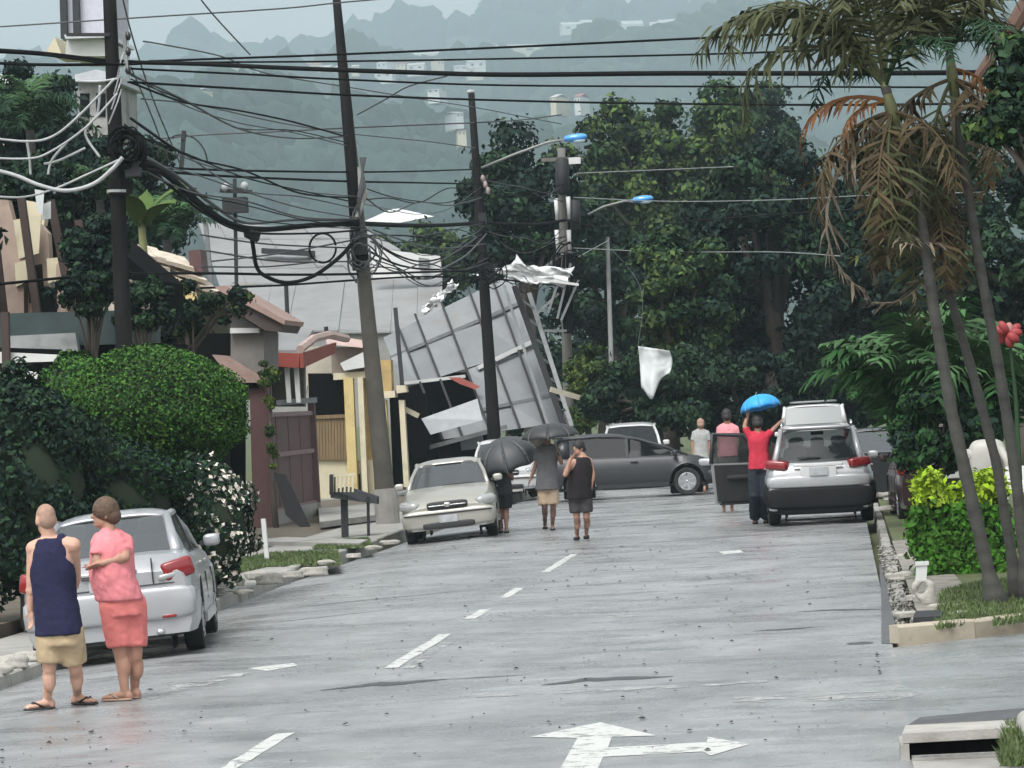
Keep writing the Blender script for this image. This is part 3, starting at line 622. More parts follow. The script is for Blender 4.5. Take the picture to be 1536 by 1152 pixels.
# ------------------------------------------------------------------ vegetation
def loc_clumps(root, clumps): return [(np.array(c)-np.array(root.location), r) for c, r in clumps]
def crown(root, name, clumps, per, leaf, mats, split=None, shell=.5, asp=.55, up=.3):
    per = int(per*1.6); leaf *= .76
    cl = loc_clumps(root, clumps); c, nr = clump_points(cl, per, shell, up)
    st = rng.random(len(c)) < .16; ctr_ = np.repeat(np.array([q[0] for q in cl]), per, axis=0); c[st] = ctr_[st]+(c[st]-ctr_[st])*rng.uniform(1.0, 1.75, (st.sum(), 1))
    mi = None
    if isinstance(mats, list) and len(mats) > 1:
        base = np.repeat(rng.random(len(cl)), per)*.6+.4*rng.random(len(c)); mi = np.clip((base*len(mats)).astype(int), 0, len(mats)-1) if split is None else split(c, base)
    return link(name, leaves_mesh(name, c, nr, leaf, asp, mats, mi), root)
def ell_clumps(px, py, rx, ry, Y, n, rc, depth=.8, hollow=.35, zmin=.3):
    """n leaf clumps spread through an uneven ellipsoid given by its photo outline"""
    c = P(px, py, Y); s = sc(Y); out = []
    for k in range(n):
        d = sphere_dirs(1, .15)[0]; q = (hollow+(1-hollow)*random.random()**.6)
        p = np.array(c)+np.array([d[0]*rx/s, d[1]*rx/s*depth, d[2]*ry/s])*q
        p[2] = max(p[2], zmin); r = rc/s*random.uniform(.65, 1.35); out.append((p, (r, r, r*.75)))
    return out
def tree(name, label, px, Y, clumps, per, leaf, mats, tr=.25, group=None, cat='tree', lean=0):
    g0 = P(px, 600, Y); root = empty(name, (g0.x, Y, 0), 0, label, cat, group)
    top = np.mean([c for c, r in clumps], axis=0)-np.array(root.location)
    mb = MB(); mid = Vector((top[0]*.3+lean, top[1]*.3, top[2]*.45)); hub = Vector(top)*.9
    mb.tube([(0, 0, -.1), mid*.5, mid, hub], [tr*1.25, tr, tr*.85, tr*.55], 9)
    for c, r in random.sample(clumps, min(9, len(clumps))):
        e = Vector(c)-root.location; a = mid.lerp(hub, random.uniform(.2, .9)); m_ = a.lerp(e, .5)+Vector((0, 0, .08*(e-a).length))
        mb.tube([a, m_, e], [tr*.45, tr*.28, tr*.1], 6)
    mb.build('trunk', bark, root, True)
    crown(root, 'crown', clumps, per, leaf, mats); return root
EC = ell_clumps
tree('broadleaf_tree', 'dark broad tree overtopping the middle poles and lamp', 800, 128, EC(800, 330, 118, 130, 128, 60, 30), 230, .36, [lf_dark, lf_dark, lf_mid], .35, 'big trees closing the street')
tree('broadleaf_tree', 'yellow green crowned tree highest behind the street lamps', 990, 172, EC(960, 260, 130, 105, 172, 60, 28)+EC(1090, 250, 80, 110, 172, 30, 28), 200, .46, [lf_mid, lf_lite, lf_dark], .4, 'big trees closing the street')
tree('broadleaf_tree', 'grassy green tree under the lower blue street lamp', 1000, 103, EC(1015, 450, 72, 115, 103, 46, 22), 220, .28, [lf_mid, lf_lite, lf_mid, lf_dark], .25, 'big trees closing the street')
tree('broadleaf_tree', 'huge near black tree behind the hanging white sheet', 1170, 108, EC(1160, 400, 150, 190, 108, 95, 34), 230, .32, [lf_dark, lf_dark, lf_dark, lf_mid], .45, 'big trees closing the street')
tree('broadleaf_tree', 'dark tree filling the gap behind the palm trunks', 1360, 97, EC(1370, 400, 150, 200, 97, 85, 36), 220, .32, [lf_dark, lf_dark, lf_mid], .4, 'big trees closing the street')
tree('broadleaf_tree', 'dark tree at the edge of the photo behind the red flower', 1540, 84, EC(1560, 400, 120, 190, 84, 60, 36), 200, .3, [lf_dark, lf_mid], .4, 'big trees closing the street')
tree('broadleaf_tree', 'mid green tree between the two blue street lamps', 930, 135, EC(905, 430, 75, 130, 135, 40, 26), 200, .36, [lf_dark, lf_mid], .3, 'big trees closing the street')
tree('broadleaf_tree', 'low dark tree spreading behind the grey hatchback', 985, 101, EC(985, 590, 95, 65, 101, 40, 24), 200, .26, [lf_mid, lf_dark, lf_mid], .2, 'big trees closing the street')
tree('broadleaf_tree', 'low shadowy tree behind the blue umbrella', 1110, 103, EC(1120, 600, 90, 75, 103, 36, 24), 190, .26, [lf_dark, lf_dark, lf_mid], .2, 'big trees closing the street')
tree('broadleaf_tree', 'pale green tree on the slope behind the hall roof', 640, 200, EC(640, 395, 90, 55, 200, 40, 20), 170, .5, [lf_mid, lf_lite, lf_dark], .3, 'big trees closing the street')
tree('broadleaf_tree', 'feathery grey green tree top above the dark trees', 1040, 215, EC(1130, 190, 90, 60, 215, 34, 24), 160, .55, [lf_mid, lf_dark], .3, 'big trees closing the street')
for k_, (px_, py_, rx_, ry_, Y_) in enumerate(((640, 520, 80, 110, 150), (760, 560, 90, 90, 146), (900, 560, 95, 85, 150), (1060, 560, 110, 95, 155), (1220, 560, 110, 95, 150), (1350, 570, 100, 95, 140), (1480, 570, 100, 100, 130), (1160, 600, 70, 50, 112), (1260, 590, 70, 60, 116))):
    tree('thicket_tree', ['dark low tree behind the collapsed roof', 'dark low tree behind the transformer pole', 'dark low tree behind the thin lamp pole', 'dark low tree beyond the hanging white sheet', 'dark low tree beyond the blue umbrella', 'dark low tree beyond the white van', 'dark low tree beyond the palm trunks', 'dark bush right beyond the blue umbrella', 'dark bush beside the white van roof'][k_], px_, Y_, EC(px_, py_, rx_, ry_, Y_, 36, 30), 130, .42, [lf_dark, lf_dark, lf_mid], .25, 'low trees closing the gaps')
for k_, (px_, Y_) in enumerate(((-150, 62), (-230, 84), (-330, 100), (-90, 120))):
    tree('garden_tree', ['dark tree just outside the photo beside the damaged house', 'dark tree beyond the photo edge on the house side', 'dark tree farthest beyond the house side edge', 'dark tree behind the houses at the photo edge'][k_], px_, Y_, EC(px_, 400, 120*70/Y_, 190*70/Y_, Y_, 46, 30), 130, .34, [lf_dark, lf_dark, lf_mid], .22)
tree('garden_tree', 'dark garden tree behind the first utility pole', 215, 88, EC(190, 330, 95, 130, 88, 60, 26), 190, .26, [lf_dark, lf_dark, lf_mid], .22)
tree('garden_tree', 'dark tree behind the damaged pink house', 40, 92, EC(40, 250, 110, 150, 92, 60, 30), 190, .28, [lf_dark, lf_dark, lf_mid], .22)
tree('garden_tree', 'ragged shrub tree over the cream tile roof', 300, 74, EC(250, 470, 66, 52, 74, 34, 17)+EC(335, 462, 44, 26, 74, 14, 13), 110, .16, [lf_mid, lf_dark, lf_lite], .1)
tree('climbing_shrub', 'bright green climber over the maroon gate pillar', 404, 76, EC(400, 560, 14, 24, 76.0, 9, 9)+EC(408, 640, 5, 70, 76, 10, 7), 130, .12, [lf_yel, lf_lite, lf_mid], .05, cat='shrub')
tree('trimmed_tree', 'yellow green box trimmed tree behind the leaning lamp pole', 880, 110, EC(882, 570, 30, 34, 110, 24, 12, hollow=.7)+EC(870, 622, 24, 24, 110, 12, 11)+EC(885, 528, 18, 10, 110, 6, 8), 170, .2, [lf_yel, lf_lite, lf_mid], .12)
tree('overhanging_tree', 'leafy tree with drooping leaves reaching over the palms', 1660, 34.5, EC(1505, 180, 50, 42, 34.5, 22, 24)+EC(1545, 120, 60, 60, 34.5, 24, 28), 130, .16, [lf_mid, lf_dark, lf_mid, lf_lite], .13, lean=.2)
thing('bare_branch', MB().tube([P(1570, -40, 39), P(1520, 40, 39), P(1470, 110, 38.8), P(1430, 170, 38.7)], [.11, .09, .05, .02], 8), mat('branch_brown', (.10, .06, .045), rough=.9), 'brown bare branch crossing beside the palm crowns', 'branch')

# clipped round bush, dark shrub, flowering shrub, hedge
def bush(name, label, px, py, rx, ry, Y, n, leaf, mats, core=.84, split=None, depth=1.0, asp=.55, cat='bush', lump=.06):
    c = P(px, py, Y); s = sc(Y); r = np.array([rx/s, rx/s*depth, ry/s]); root = empty(name, (c.x, c.y, 0), 0, label, cat)
    d = sphere_dirs(n); lum = 1+lump*np.sin(d[:, :1]*7+1)*np.sin(d[:, 1:2]*6)+lump*np.sin(d[:, 2:]*9+d[:, :1]*5); q = .84+.17*rng.random((n, 1))
    pts = d*r*q*lum+np.array([0, 0, c.z]); pts[:, 2] = np.maximum(pts[:, 2], .05)
    nr = d/r+rng.normal(scale=.6, size=(n, 3))
    mi = (rng.random(n)*len(mats)).astype(int) if split is None else split(d)
    MB().ellip((0, 0, c.z), tuple(r*core), 20, 14).build('shade_core', mat('bush_core', (.012, .022, .01), rough=1), root, True)  # solid dark core, painting the shade deep between the leaves
    MB().tube([(0, 0, -.05), (.03, 0, c.z*.5), (0, 0, c.z)], [.09, .07, .06], 8).build('trunk', bark, root, True)
    link('foliage', leaves_mesh('foliage', pts, nr, leaf, asp, mats, mi), root); return root
bush('clipped_bush', 'large round clipped green bush behind the silver car', 228, 622, 146, 106, 47.5, 26000, .058, [lf_topi, lf_topi, lf_topid], depth=1.0, lump=.035)
bush('rear_bush', 'darker bush rounding out behind the clipped bush', 120, 600, 72, 72, 49, 7000, .065, [lf_topid, lf_topi], lump=.08)
bush('dark_shrub', 'dark leafy shrub crowding the edge behind the bald man', 30, 730, 120, 165, 43.5, 17000, .10, [lf_dark, lf_mid, lf_dark], lump=.16)
bush('garden_shrub', 'dark spreading shrub under the clipped bush', 150, 760, 130, 110, 45.5, 13000, .085, [lf_dark, lf_dark, lf_topid], lump=.14)
def fsplit(d): return np.where(rng.random(len(d)) < .11+.14*(d[:, 0] > .3), 2, (rng.random(len(d))*2).astype(int))
bush('flowering_shrub', 'dark shrub covered in white blossom beside the silver car', 310, 785, 72, 100, 46.5, 7500, .08, [lf_dark, lf_mid, petal], split=fsplit, lump=.12, asp=.7)
hedge = at(1430, 880, 42.5, 'clipped_hedge', 'square clipped hedge with bright yellow green top beside the palms', 'hedge')
a = P(1372, 880, 42.5); c = P(1512, 718, 42.5); hx0, hx1, hz1 = a.x, c.x, c.z
nH = 9000; rr = rng.random((nH, 3)); face = rng.random(nH)
hp_ = np.stack([hx0+(hx1-hx0)*rr[:, 0], 42+1.4*rr[:, 1], .1+(hz1-.1)*rr[:, 2]], 1); hn = rng.normal(scale=.5, size=(nH, 3))
f1 = face < .45; hp_[f1, 1] = 42+.12*rr[f1, 1]; hn[f1] += (0, -1, .2); f2 = (face >= .45) & (face < .75); hp_[f2, 2] = hz1-.1*rr[f2, 2]+.07*np.sin(hp_[f2, 0]*9); hn[f2] += (0, 0, 1.2)
f3 = face >= .75; hp_[f3, 0] = np.where(rr[f3, 0] < .7, hx0+.1*rr[f3, 1], hx1-.1*rr[f3, 1]); hp_[f3, 1] = 42+1.4*rng.random(f3.sum()); hn[f3] += (-1, 0, .2)
ph_ = .035*np.sin(hp_[:, 0]*8+1)*np.sin(hp_[:, 2]*7)+.03*np.sin(hp_[:, 0]*15+hp_[:, 2]*11); hp_[:, 1] -= ph_*1.2; hp_[:, 2] += ph_*1.3*(hp_[:, 2] > .6); hp_[:, 0] += (hp_[:, 2] > hz1-.3)*(hx0+hx1-2*hp_[:, 0])*.06+ph_; hp_ += rng.normal(scale=.022, size=hp_.shape)*(rng.random((nH, 1)) < .3)*2
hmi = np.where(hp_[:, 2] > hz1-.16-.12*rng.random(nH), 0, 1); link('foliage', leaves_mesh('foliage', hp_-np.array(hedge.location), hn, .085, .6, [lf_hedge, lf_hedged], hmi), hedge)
MB().box(((hx0+hx1)/2-hedge.location.x, 42.7-hedge.location.y, hz1/2), (hx1-hx0-.14, 1.2, hz1-.14)).build('shade_core', MATS['bush_core'], hedge)  # dark block whose colour stands for shade inside the hedge

# palm fronds
def frond_mesh(name, L, e0, droop, ll, n, mats, w=.03, hang=.6, seed=0, sub=9, rough=.15):
    rr = random.Random(seed); mb = MB(); pts = []; p = Vector((0, 0, 0)); e = e0
    for k in range(sub+1):
        pts.append(p.copy()); e -= droop/sub*(.4+1.2*k/sub); p = p+Vector((math.cos(e), 0, math.sin(e)))*(L/sub)
    mb.tube(pts, [max(.004, .022*(1-k/(sub+1))) for k in range(sub+1)], 5)
    for k in range(n):
        t = .12+.88*(k+rr.random()*.6)/n; f_ = t*sub; i = min(int(f_), sub-1); q = pts[i].lerp(pts[i+1], f_-i); d = (pts[i+1]-pts[i]).normalized()
        l = ll*(.35+.65*math.sin(math.pi*min(1, .15+t*.85)))*rr.uniform(.75, 1.15)
        for s in (-1, 1):
            if rr.random() < rough*.25: continue
            jx = Vector((rr.gauss(0, 1), rr.gauss(0, 1), rr.gauss(0, 1)))*rough*.35
            o1 = (jx+d*.55+Vector((0, s*.8, .12-hang*.35))).normalized(); o2 = (jx*1.4+d*.4+Vector((0, s*.55, -hang))).normalized()
            m1 = q+o1*l*.5; m2 = m1+o2*l*.5; ww = w*rr.uniform(.7, 1.2); side = d*ww
            mb.add([q-side*.4, q+side*.4, m1+side*.6, m1-side*.6, m2], [(0, 1, 2, 3), (3, 2, 4)])
    return mb.mesh(name, mats, False, False)
fr_live = [frond_mesh('frond', 1.85, R(64), R(125+14*k), .56, 46, lf_palm, .032, .95, k, rough=.5) for k in range(4)]
fr_deep = [frond_mesh('frond', 1.7, R(50), R(110+14*k), .48, 34, lf_palmd, .032, .85, 20+k, rough=.5) for k in range(2)]
fr_dead = [frond_mesh('frond', 1.25+.2*k, R(10-12*k), R(88+9*k), .46, 28, [lf_dead, lf_dead, lf_palm, mat('leaf_husk', (.17, .14, .10), rough=.8, island=.4)][k], .034, 1.2, 40+k, rough=.9) for k in range(4)]
fr_or = [frond_mesh('frond', 1.1, R(20), R(130), .3, 18, lf_orange, .032, 1.1, 60)]
def put_fronds(root, o, meshes, spec):
    for k, (az, tilt, s) in enumerate(spec):
        f_ = link('frond', meshes[k % len(meshes)], root); f_.location = o; f_.rotation_euler = (random.uniform(-.15, .15), tilt, R(az)); f_.scale = (s, s, s)
def palm(label, trunk, Y, live, deep, dead, orange, r=(.066, .042)):
    b0 = P(*trunk[0], Y); root = empty('palm_tree', (b0.x, b0.y, 0), 0, label, 'palm', 'palms in the verge')
    pts = [P(a, c, Y)-root.location for a, c in trunk]; pts[0].z = 0.05; dense = []
    for a, c in zip(pts, pts[1:]):
        for k in range(5): dense.append(a.lerp(c, k/5))
    dense.append(pts[-1]); N = len(dense); rs = [r[0]+(r[1]-r[0])*k/N+.006*(k % 2) for k in range(N)]; rs[0] = r[0]*2.3; rs[1] = r[0]*1.6
    MB().tube(dense, rs, 10).build('trunk', palmbark, root, True)
    t = pts[-1]; d = (pts[-1]-pts[-2]).normalized(); MB().tube([t-d*.5, t-d*.2, t+d*.1], [r[1]*1.25, r[1]*1.5, r[1]*.6], 10).build('crownshaft', mat('crownshaft', (.12, .13, .05), rough=.5, var=.3), root, True)
    put_fronds(root, t, fr_live, live); put_fronds(root, t, fr_deep, deep); put_fronds(root, t-d*.25, fr_dead, dead); put_fronds(root, t-d*.15, fr_or, orange)
    return root
palm('palm with the thick base and long arching half dead crown', [(1497, 925), (1462, 770), (1428, 620), (1402, 470), (1382, 330), (1328, 130)], 35.9,
     [(178, 0, 1.25), (160, -.2, 1.2), (200, -.15, 1.2), (60, -.5, 1.1), (110, -.4, 1.1), (255, -.3, 1.1), (20, -.2, 1.1), (186, .15, 1.1)], [(300, 0, .9), (130, .1, .8)], [(200, .35, 1), (250, .6, 1), (300, .75, 1), (340, .5, .95), (30, .6, .95), (160, .2, 1.05), (275, .9, 1.1), (185, .1, 1.15), (215, .8, .9), (320, 1.0, 1.0), (0, .9, 1.05), (170, .6, .9), (235, 1.1, 1.2), (285, 1.15, 1.25), (255, .45, 1.0), (120, .6, .9), (315, .35, 1.0)], [(178, -.05, 1.15), (196, .3, .8)])
palm('second palm leaning beside the thick based palm', [(1528, 880), (1496, 700), (1462, 570), (1424, 440), (1404, 330), (1392, 240)], 36.6,
     [(330, -.1, .7), (10, .1, .7), (270, .1, .7)], [(60, .2, .7), (200, .2, .75)], [(310, .9, .95), (350, .8, .9), (240, .6, 1.0), (30, .9, .9), (200, .5, 1), (275, .4, .9)], [], (.05, .034))
palm('straightest palm standing closest to the photo edge', [(1545, 890), (1522, 700), (1500, 560), (1470, 400), (1446, 250), (1424, 80)], 36.2,
     [(150, -.4, 1.1), (100, -.6, 1.1), (20, -.2, 1.1), (330, -.1, 1.1), (250, 0, 1.05), (200, -.3, 1.15), (170, .0, 1.1)], [(290, .2, .9), (60, .1, .85)], [(310, .6, 1), (20, .7, .95), (230, .5, 1.05), (270, .9, 1.1), (190, .4, 1), (345, .3, 1.1)], [(350, .5, .8)], (.058, .038))
# arching fan shrubs behind the hedge, banana plant and garden palms on the left
def arch_clump(name, label, px, py, Y, n, meshes, s, z=0.05, tilt=(-.5, .35), cat='shrub'):
    p = P(px, py, Y); root = empty(name, (p.x, p.y, z), 0, label, cat)
    for k in range(n):
        f_ = link('frond', random.choice(meshes), root); f_.location = (random.uniform(-.25, .25), random.uniform(-.25, .25), random.uniform(0, .3)); f_.rotation_euler = (random.uniform(-.2, .2), random.uniform(*tilt), R(k*137.5)); q = s*random.uniform(.75, 1.15); f_.scale = (q, q, q)
    return root
fr_shrub = [frond_mesh('frond', 1.5, R(84), R(95+22*k), .5, 24, leafmat('leaf_shrub', (.05, .105, .042), .35) if k < 2 else lf_topid, .05, .5, 80+k) for k in range(3)]
arch_clump('palm_shrub', 'dense green arching palm shrub beside the silver off roader', 1385, 740, 57, 60, fr_shrub, 1.5, 1.35, (-.35, .1))
arch_clump('palm_shrub', 'smaller arching shrub behind the three palm trunks', 1485, 740, 56, 44, fr_shrub, 1.4, 1.2, (-.3, .15))
arch_clump('palm_shrub', 'low palm shrub drooping over the dark car', 1330, 700, 62, 26, fr_shrub, .8, 1.7, (-.3, .1))
tree('garden_shrub', 'dark leafy shrub filling the shade under the palm shrubs', 1400, 55, EC(1425, 645, 85, 70, 55, 34, 22), 150, .17, [lf_dark, lf_topid, lf_dark], .06, cat='shrub')
def crownpalm(name, label, px, py, Y, n, s):
    p = P(px, py, Y); root = empty(name, (p.x, p.y, 0), 0, label, 'palm')
    MB().tube([(0, 0, -.1), (.05, 0, p.z*.5), (0, 0, p.z)], [.16, .12, .1], 9).build('trunk', palmbark, root, True)
    for k in range(n):
        f_ = link('frond', random.choice(fr_deep+fr_shrub[1:2]), root); f_.location = (0, 0, p.z); f_.rotation_euler = (0, random.uniform(-.5, .3), R(k*137.5)); q = s*random.uniform(.8, 1.15); f_.scale = (q, q, q)
crownpalm('garden_palm', 'dark feathery palm over the white dome', 45, 195, 84, 18, 1.1)
crownpalm('garden_palm', 'bushy palm crown beyond the first utility pole', 250, 360, 82, 20, .95)
tree('garden_tree', 'dark young tree leaning against the damaged pink house', 135, 61, EC(140, 385, 42, 78, 61, 34, 18)+EC(130, 440, 60, 34, 61, 18, 16), 120, .17, [lf_dark, lf_dark, lf_mid], .08)
tree('garden_tree', 'low dark foliage over the green fascia', 215, 61, EC(215, 458, 50, 42, 61, 30, 15), 110, .15, [lf_dark, lf_mid], .06)
tree('garden_tree', 'dark foliage crowding the top of the damaged house', 50, 66, EC(40, 285, 85, 50, 66, 30, 20)+EC(95, 330, 40, 30, 66, 10, 14), 110, .18, [lf_dark, lf_dark, lf_mid], .1)
crownpalm('garden_palm', 'dark palm behind the cable coil', 150, 300, 86, 18, 1.0)
def blade_leaf(mb, o, az, el, L, wd, droop=.9):
    n = 8
    def f(u, v):
        t = v; e = el-droop*t*t; x = L*t*math.cos(el-droop*t*.5); z = L*t*math.sin(el-droop*t*.6); w = wd*math.sin(math.pi*min(1, .06+t*.94))**.7*(u-.5)
        fold = -abs(u-.5)*wd*.35
        return Vector(o)+Vector((x*math.cos(az)-w*math.sin(az), x*math.sin(az)+w*math.cos(az), z+fold))
    mb.grid(f, 4, n)
bp_ = P(212, 330, 72); ban = empty('banana_plant', (bp_.x, bp_.y, 0), 0, 'banana plant with broad pale leaves behind the first pole', 'plant')
MB().tube([(0, 0, 0), (.05, 0, bp_.z*.5), (0, 0, bp_.z)], [.16, .13, .07], 9).build('stem', mat('banana_stem', (.16, .17, .07), rough=.7), ban, True)
for k, (az, el, L) in enumerate(((.2, 1.2, 1.3), (2.9, 1.3, 1.1), (4.6, 1.1, 1.2), (1.5, 1.4, 1.0), (5.6, .9, 1.2))):
    b = MB(); blade_leaf(b, (0, 0, bp_.z-.1), az, el, L, .42); b.build('leaf', lf_lite, ban, True)
# small upright leaf and a dry blossom next to the woman's head
pl = P(135, 800, 41.5); sp = empty('leafy_plant', (pl.x, pl.y, 0), 0, 'small bright leaved plant behind the woman', 'plant')
for az, el, L in ((1.2, 1.45, 1.15), (1.9, 1.5, 1.0), (.3, 1.3, .8), (4, 1.2, .7)):
    b = MB(); blade_leaf(b, (0, 0, .25), az, el, L, .11, .4); b.build('leaf', lf_yel, sp, True)
if 0: MB().tube([(0, 0, .2), q_*.6, q_], [.02, .014, .012], 6).build('stem', lf_mid, sp, True); MB().ellip(q_, (.06, .06, .085), 10, 8).build('bloom', mat('bloom_dry', (.5, .36, .24), rough=.8), sp, True)

# turf blades and leaf litter
def grass(name, pix, n, z, h, m=grassm):
    P0 = [np.array(G(a, c, z))[:2] for a, c in pix]; q = rng.random((n, 2)); w = np.stack([(1-q[:, 0])*(1-q[:, 1]), q[:, 0]*(1-q[:, 1]), q[:, 0]*q[:, 1], (1-q[:, 0])*q[:, 1]], 1)
    xy = w @ np.array(P0); hh_ = h*rng.uniform(.5, 1.3, n); an = rng.random(n)*6.28; dx = np.stack([np.cos(an), np.sin(an)], 1)*.012; tip = rng.normal(scale=.03, size=(n, 2))
    V = np.empty((n, 3, 3)); V[:, 0, :2] = xy-dx; V[:, 1, :2] = xy+dx; V[:, 2, :2] = xy+tip; V[:, :2, 2] = z; V[:, 2, 2] = z+hh_
    me = bpy.data.meshes.new(name); me.from_pydata(V.reshape(-1, 3).tolist(), [], np.arange(3*n).reshape(-1, 3).tolist()); me.materials.append(m); me.update()
    return tag(link(name, me), kind='stuff')
def turf(pix, z): return sheet('turf_strip', [tuple(G(a, c, z))[:2] for a, c in pix], soil_grass, z)
for q in ([(395, 850), (512, 848), (505, 826), (412, 830)], [(470, 824), (560, 822), (552, 808), (482, 812)], [(330, 866), (400, 850), (412, 830), (350, 840)]): turf(q, .078); grass('grass', q, 3500, .08, .05)
for q in ([(1405, 945), (1500, 930), (1490, 872), (1412, 890)], [(1490, 940), (1600, 925), (1600, 860), (1490, 872)]): grass('grass', q, 6000, .11, .06)
lit = MB()
lc_ = [(random.uniform(-7.5, .1), 24+44*random.random()**1.2) for _ in range(38)]
for k in range(520):
    if random.random() < .7: cx_, cy_ = random.choice(lc_); Xk = min(.2, max(-6.6, cx_+random.gauss(0, .5))); Yk = max(22, cy_+random.gauss(0, 1.3))
    else: Yk = 24+42*random.random()**1.3; Xk = random.uniform(-6.6, .2)
    r_ = random.choice([.007, .009, .012, .012, .016, .026])*random.uniform(.7, 1.3); a_ = random.random()*6.28
    lit.add([(Xk+r_*math.cos(a_+t)*random.uniform(.6, 1.2), Yk+1.3*r_*math.sin(a_+t), .006+.012*(t > 2 and t < 5)*random.random()+.004) for t in (0, 1.3, 2.6, 3.9, 5.2)]+[(Xk, Yk, .012+r_*.45)], [(0, 1, 5), (1, 2, 5), (2, 3, 5), (3, 4, 5), (4, 0, 5)])
tag(lit.build('leaf_litter', mat('litter', (.022, .02, .018), rough=.8, var=.4, island=.5)), kind='stuff')
grv = MB()
for k in range(620):
    Yk = random.uniform(33.9, 52); Xk = XR+.06+abs(random.gauss(0, .42)); r_ = random.uniform(.008, .03)
    v_ = [(Xk+r_*math.cos(a)*random.uniform(.7, 1.2), Yk+r_*math.sin(a)*1.3, .05+r_*.3) for a in (0, 1.5, 3.1, 4.6)]+[(Xk, Yk, .05+r_*random.uniform(.8, 1.3)), (Xk, Yk, .0)]
    grv.add(v_, [(0, 1, 4), (1, 2, 4), (2, 3, 4), (3, 0, 4), (1, 0, 5), (2, 1, 5), (3, 2, 5), (0, 3, 5)])
tag(grv.build('gravel', mat('gravel_pale', (.2, .195, .175), rough=.9, var=.3, island=.5)), kind='stuff')
sheet('gravel_bed', [(XR+.28, 33.25), (XR+.75, 33.5), (1.25, 36), (1.1, 52), (XR+.28, 52)], mat('gravel_soil', (.2, .19, .165), rough=.9, var=.35, scale=6, bump=.7, bscale=40, dirt=((.07, .075, .045), 2.2, .52)), .116)
# whitewashed stones along both verges
def stone_mesh(seed):
    rr = np.random.default_rng(seed); bm = bmesh.new(); bmesh.ops.create_icosphere(bm, subdivisions=3, radius=1)
    ph = rr.uniform(0, 6, 4)
    for v in bm.verts:
        x, y, z = v.co; k = 1+.12*math.sin(3*x+ph[0])+.1*math.sin(4*y+ph[1]+x)+.1*math.sin(5*z+ph[2]+2*y)
        v.co = (x*k, y*k*.8, max(-.35, min(z, .72+.1*math.sin(3*x+ph[3])))*k*.6)
    me = bpy.data.meshes.new('edging_stone'); bm.to_mesh(me); bm.free(); me.materials.append(stone); me.polygons.foreach_set('use_smooth', [True]*len(me.polygons)); return me
stones = [stone_mesh(k) for k in range(5)]
def put_stone(px, py, w, z0, label, group):
    p = G(px, py, z0); s = w/2/sc(p.y); o = link('edging_stone', random.choice(stones)); o.location = (p.x, p.y, z0+.12*s); o.scale = (s, s*random.uniform(.8, 1.3), s*random.uniform(.7, 1.0)); o.rotation_euler.z = random.uniform(-.4, .4)
    tag(o, label, 'stone', group)
for px, py, w in ((345, 878, 44), (385, 866, 36), (404, 874, 46), (436, 866, 40), (470, 862, 46), (322, 890, 34), (300, 902, 36), (365, 890, 30), (490, 846, 26), (530, 836, 24), (560, 824, 26), (585, 816, 28)): put_stone(px, py, w, .1, {345: 'pale stone lying under the flowering shrub edge', 385: 'pale flat stone just below the white stake', 404: 'largest pale stone right of the white stake foot', 436: 'pale stone midway along the turf strip', 470: 'pale stone at the end of the turf strip', 322: 'pale stone closest to the silver sedan mirror', 300: 'pale stone beside the silver sedan wheel', 365: 'lowest pale stone in the road gutter', 490: 'pale stone past the turf strip end', 530: 'small pale stone below the refuse basket', 560: 'small pale stone between basket and champagne sedan', 585: 'small pale stone at the champagne sedan tyre'}[px], 'pale stones along the parked cars verge')
for px, py, w in ((1352, 868, 44), (1372, 900, 30), (1398, 932, 50), (1430, 928, 44), (1360, 925, 34), (1408, 915, 34), (1352, 838, 26), (1440, 915, 36)): put_stone(px, py, w, .08, {1352: 'long pale stone in the gutter by the hedge post' if py > 850 else 'pale stone farthest up the gutter by the hedge', 1372: 'pale stone beside the stone figure', 1398: 'broad pale stone under the stone figure', 1430: 'broad pale stone right of the stone figure', 1360: 'pale stone left of the stone figure', 1375: 'pale stone on the very corner kerb', 1408: 'small pale stone touching the stone figure', 1440: 'pale stone at the corner turf edge'}[px], 'pale stones at the palm corner')
for px, py, w in ((15, 1000, 70), (45, 990, 50), (-10, 1010, 60), (70, 985, 40)): put_stone(px, py, w, .06, {15: 'largest pale stone behind the bald man', 45: 'pale stone tucked behind the bald man legs', -10: 'pale stone cut by the photo edge', 70: 'pale stone between bald man and silver sedan'}[px], 'pale stones behind the bald man')
# ------------------------------------------------------------------ utility poles, lamps and cables
def pole(label, top, base, Y, r0_, r1_, m, zt=None):
    a, c = P(*base, Y), P(*top, Y); root = empty('utility_pole', (a.x, a.y, 0), 0, label, 'pole', 'utility poles along the street')
    b0 = Vector((0, 0, -.1)); t = c-root.location
    MB().tube([b0.lerp(t, k/10) for k in range(11)], [r0_+(r1_-r0_)*k/10 for k in range(11)], 14).build('shaft', m, root, True); return root
def sub(root, name, mb, m, smooth=False): return part(root, name, mb, m, smooth)
pA = pole('dark thick utility pole rising from the clipped bush', (162, -60), (200, 860), 55, .15, .10, poledark)
pB = pole('tall leaning concrete pole beside the parked white sedan', (504, -10), (583, 792), 74.3, .21, .075, mat('pole_twotone', (.075, .07, .06), rough=.85, var=.35, scale=1.2, bump=.3, dirt=((.035, .034, .034), .35, .5)))
pC = pole('dark utility pole in front of the collapsed roof', (707, 140), (747, 738), 100, .2, .09, poledark)
pD = pole('transformer pole wrapped in loose cables behind the umbrellas', (842, 222), (856, 722), 112, .17, .12, poleconc)
pE = pole('thin pale lamp pole behind the grey hatchback', (911, 355), (922, 708), 128, .10, .07, mat('pole_pale', (.24, .25, .25), rough=.7, var=.25, scale=2))
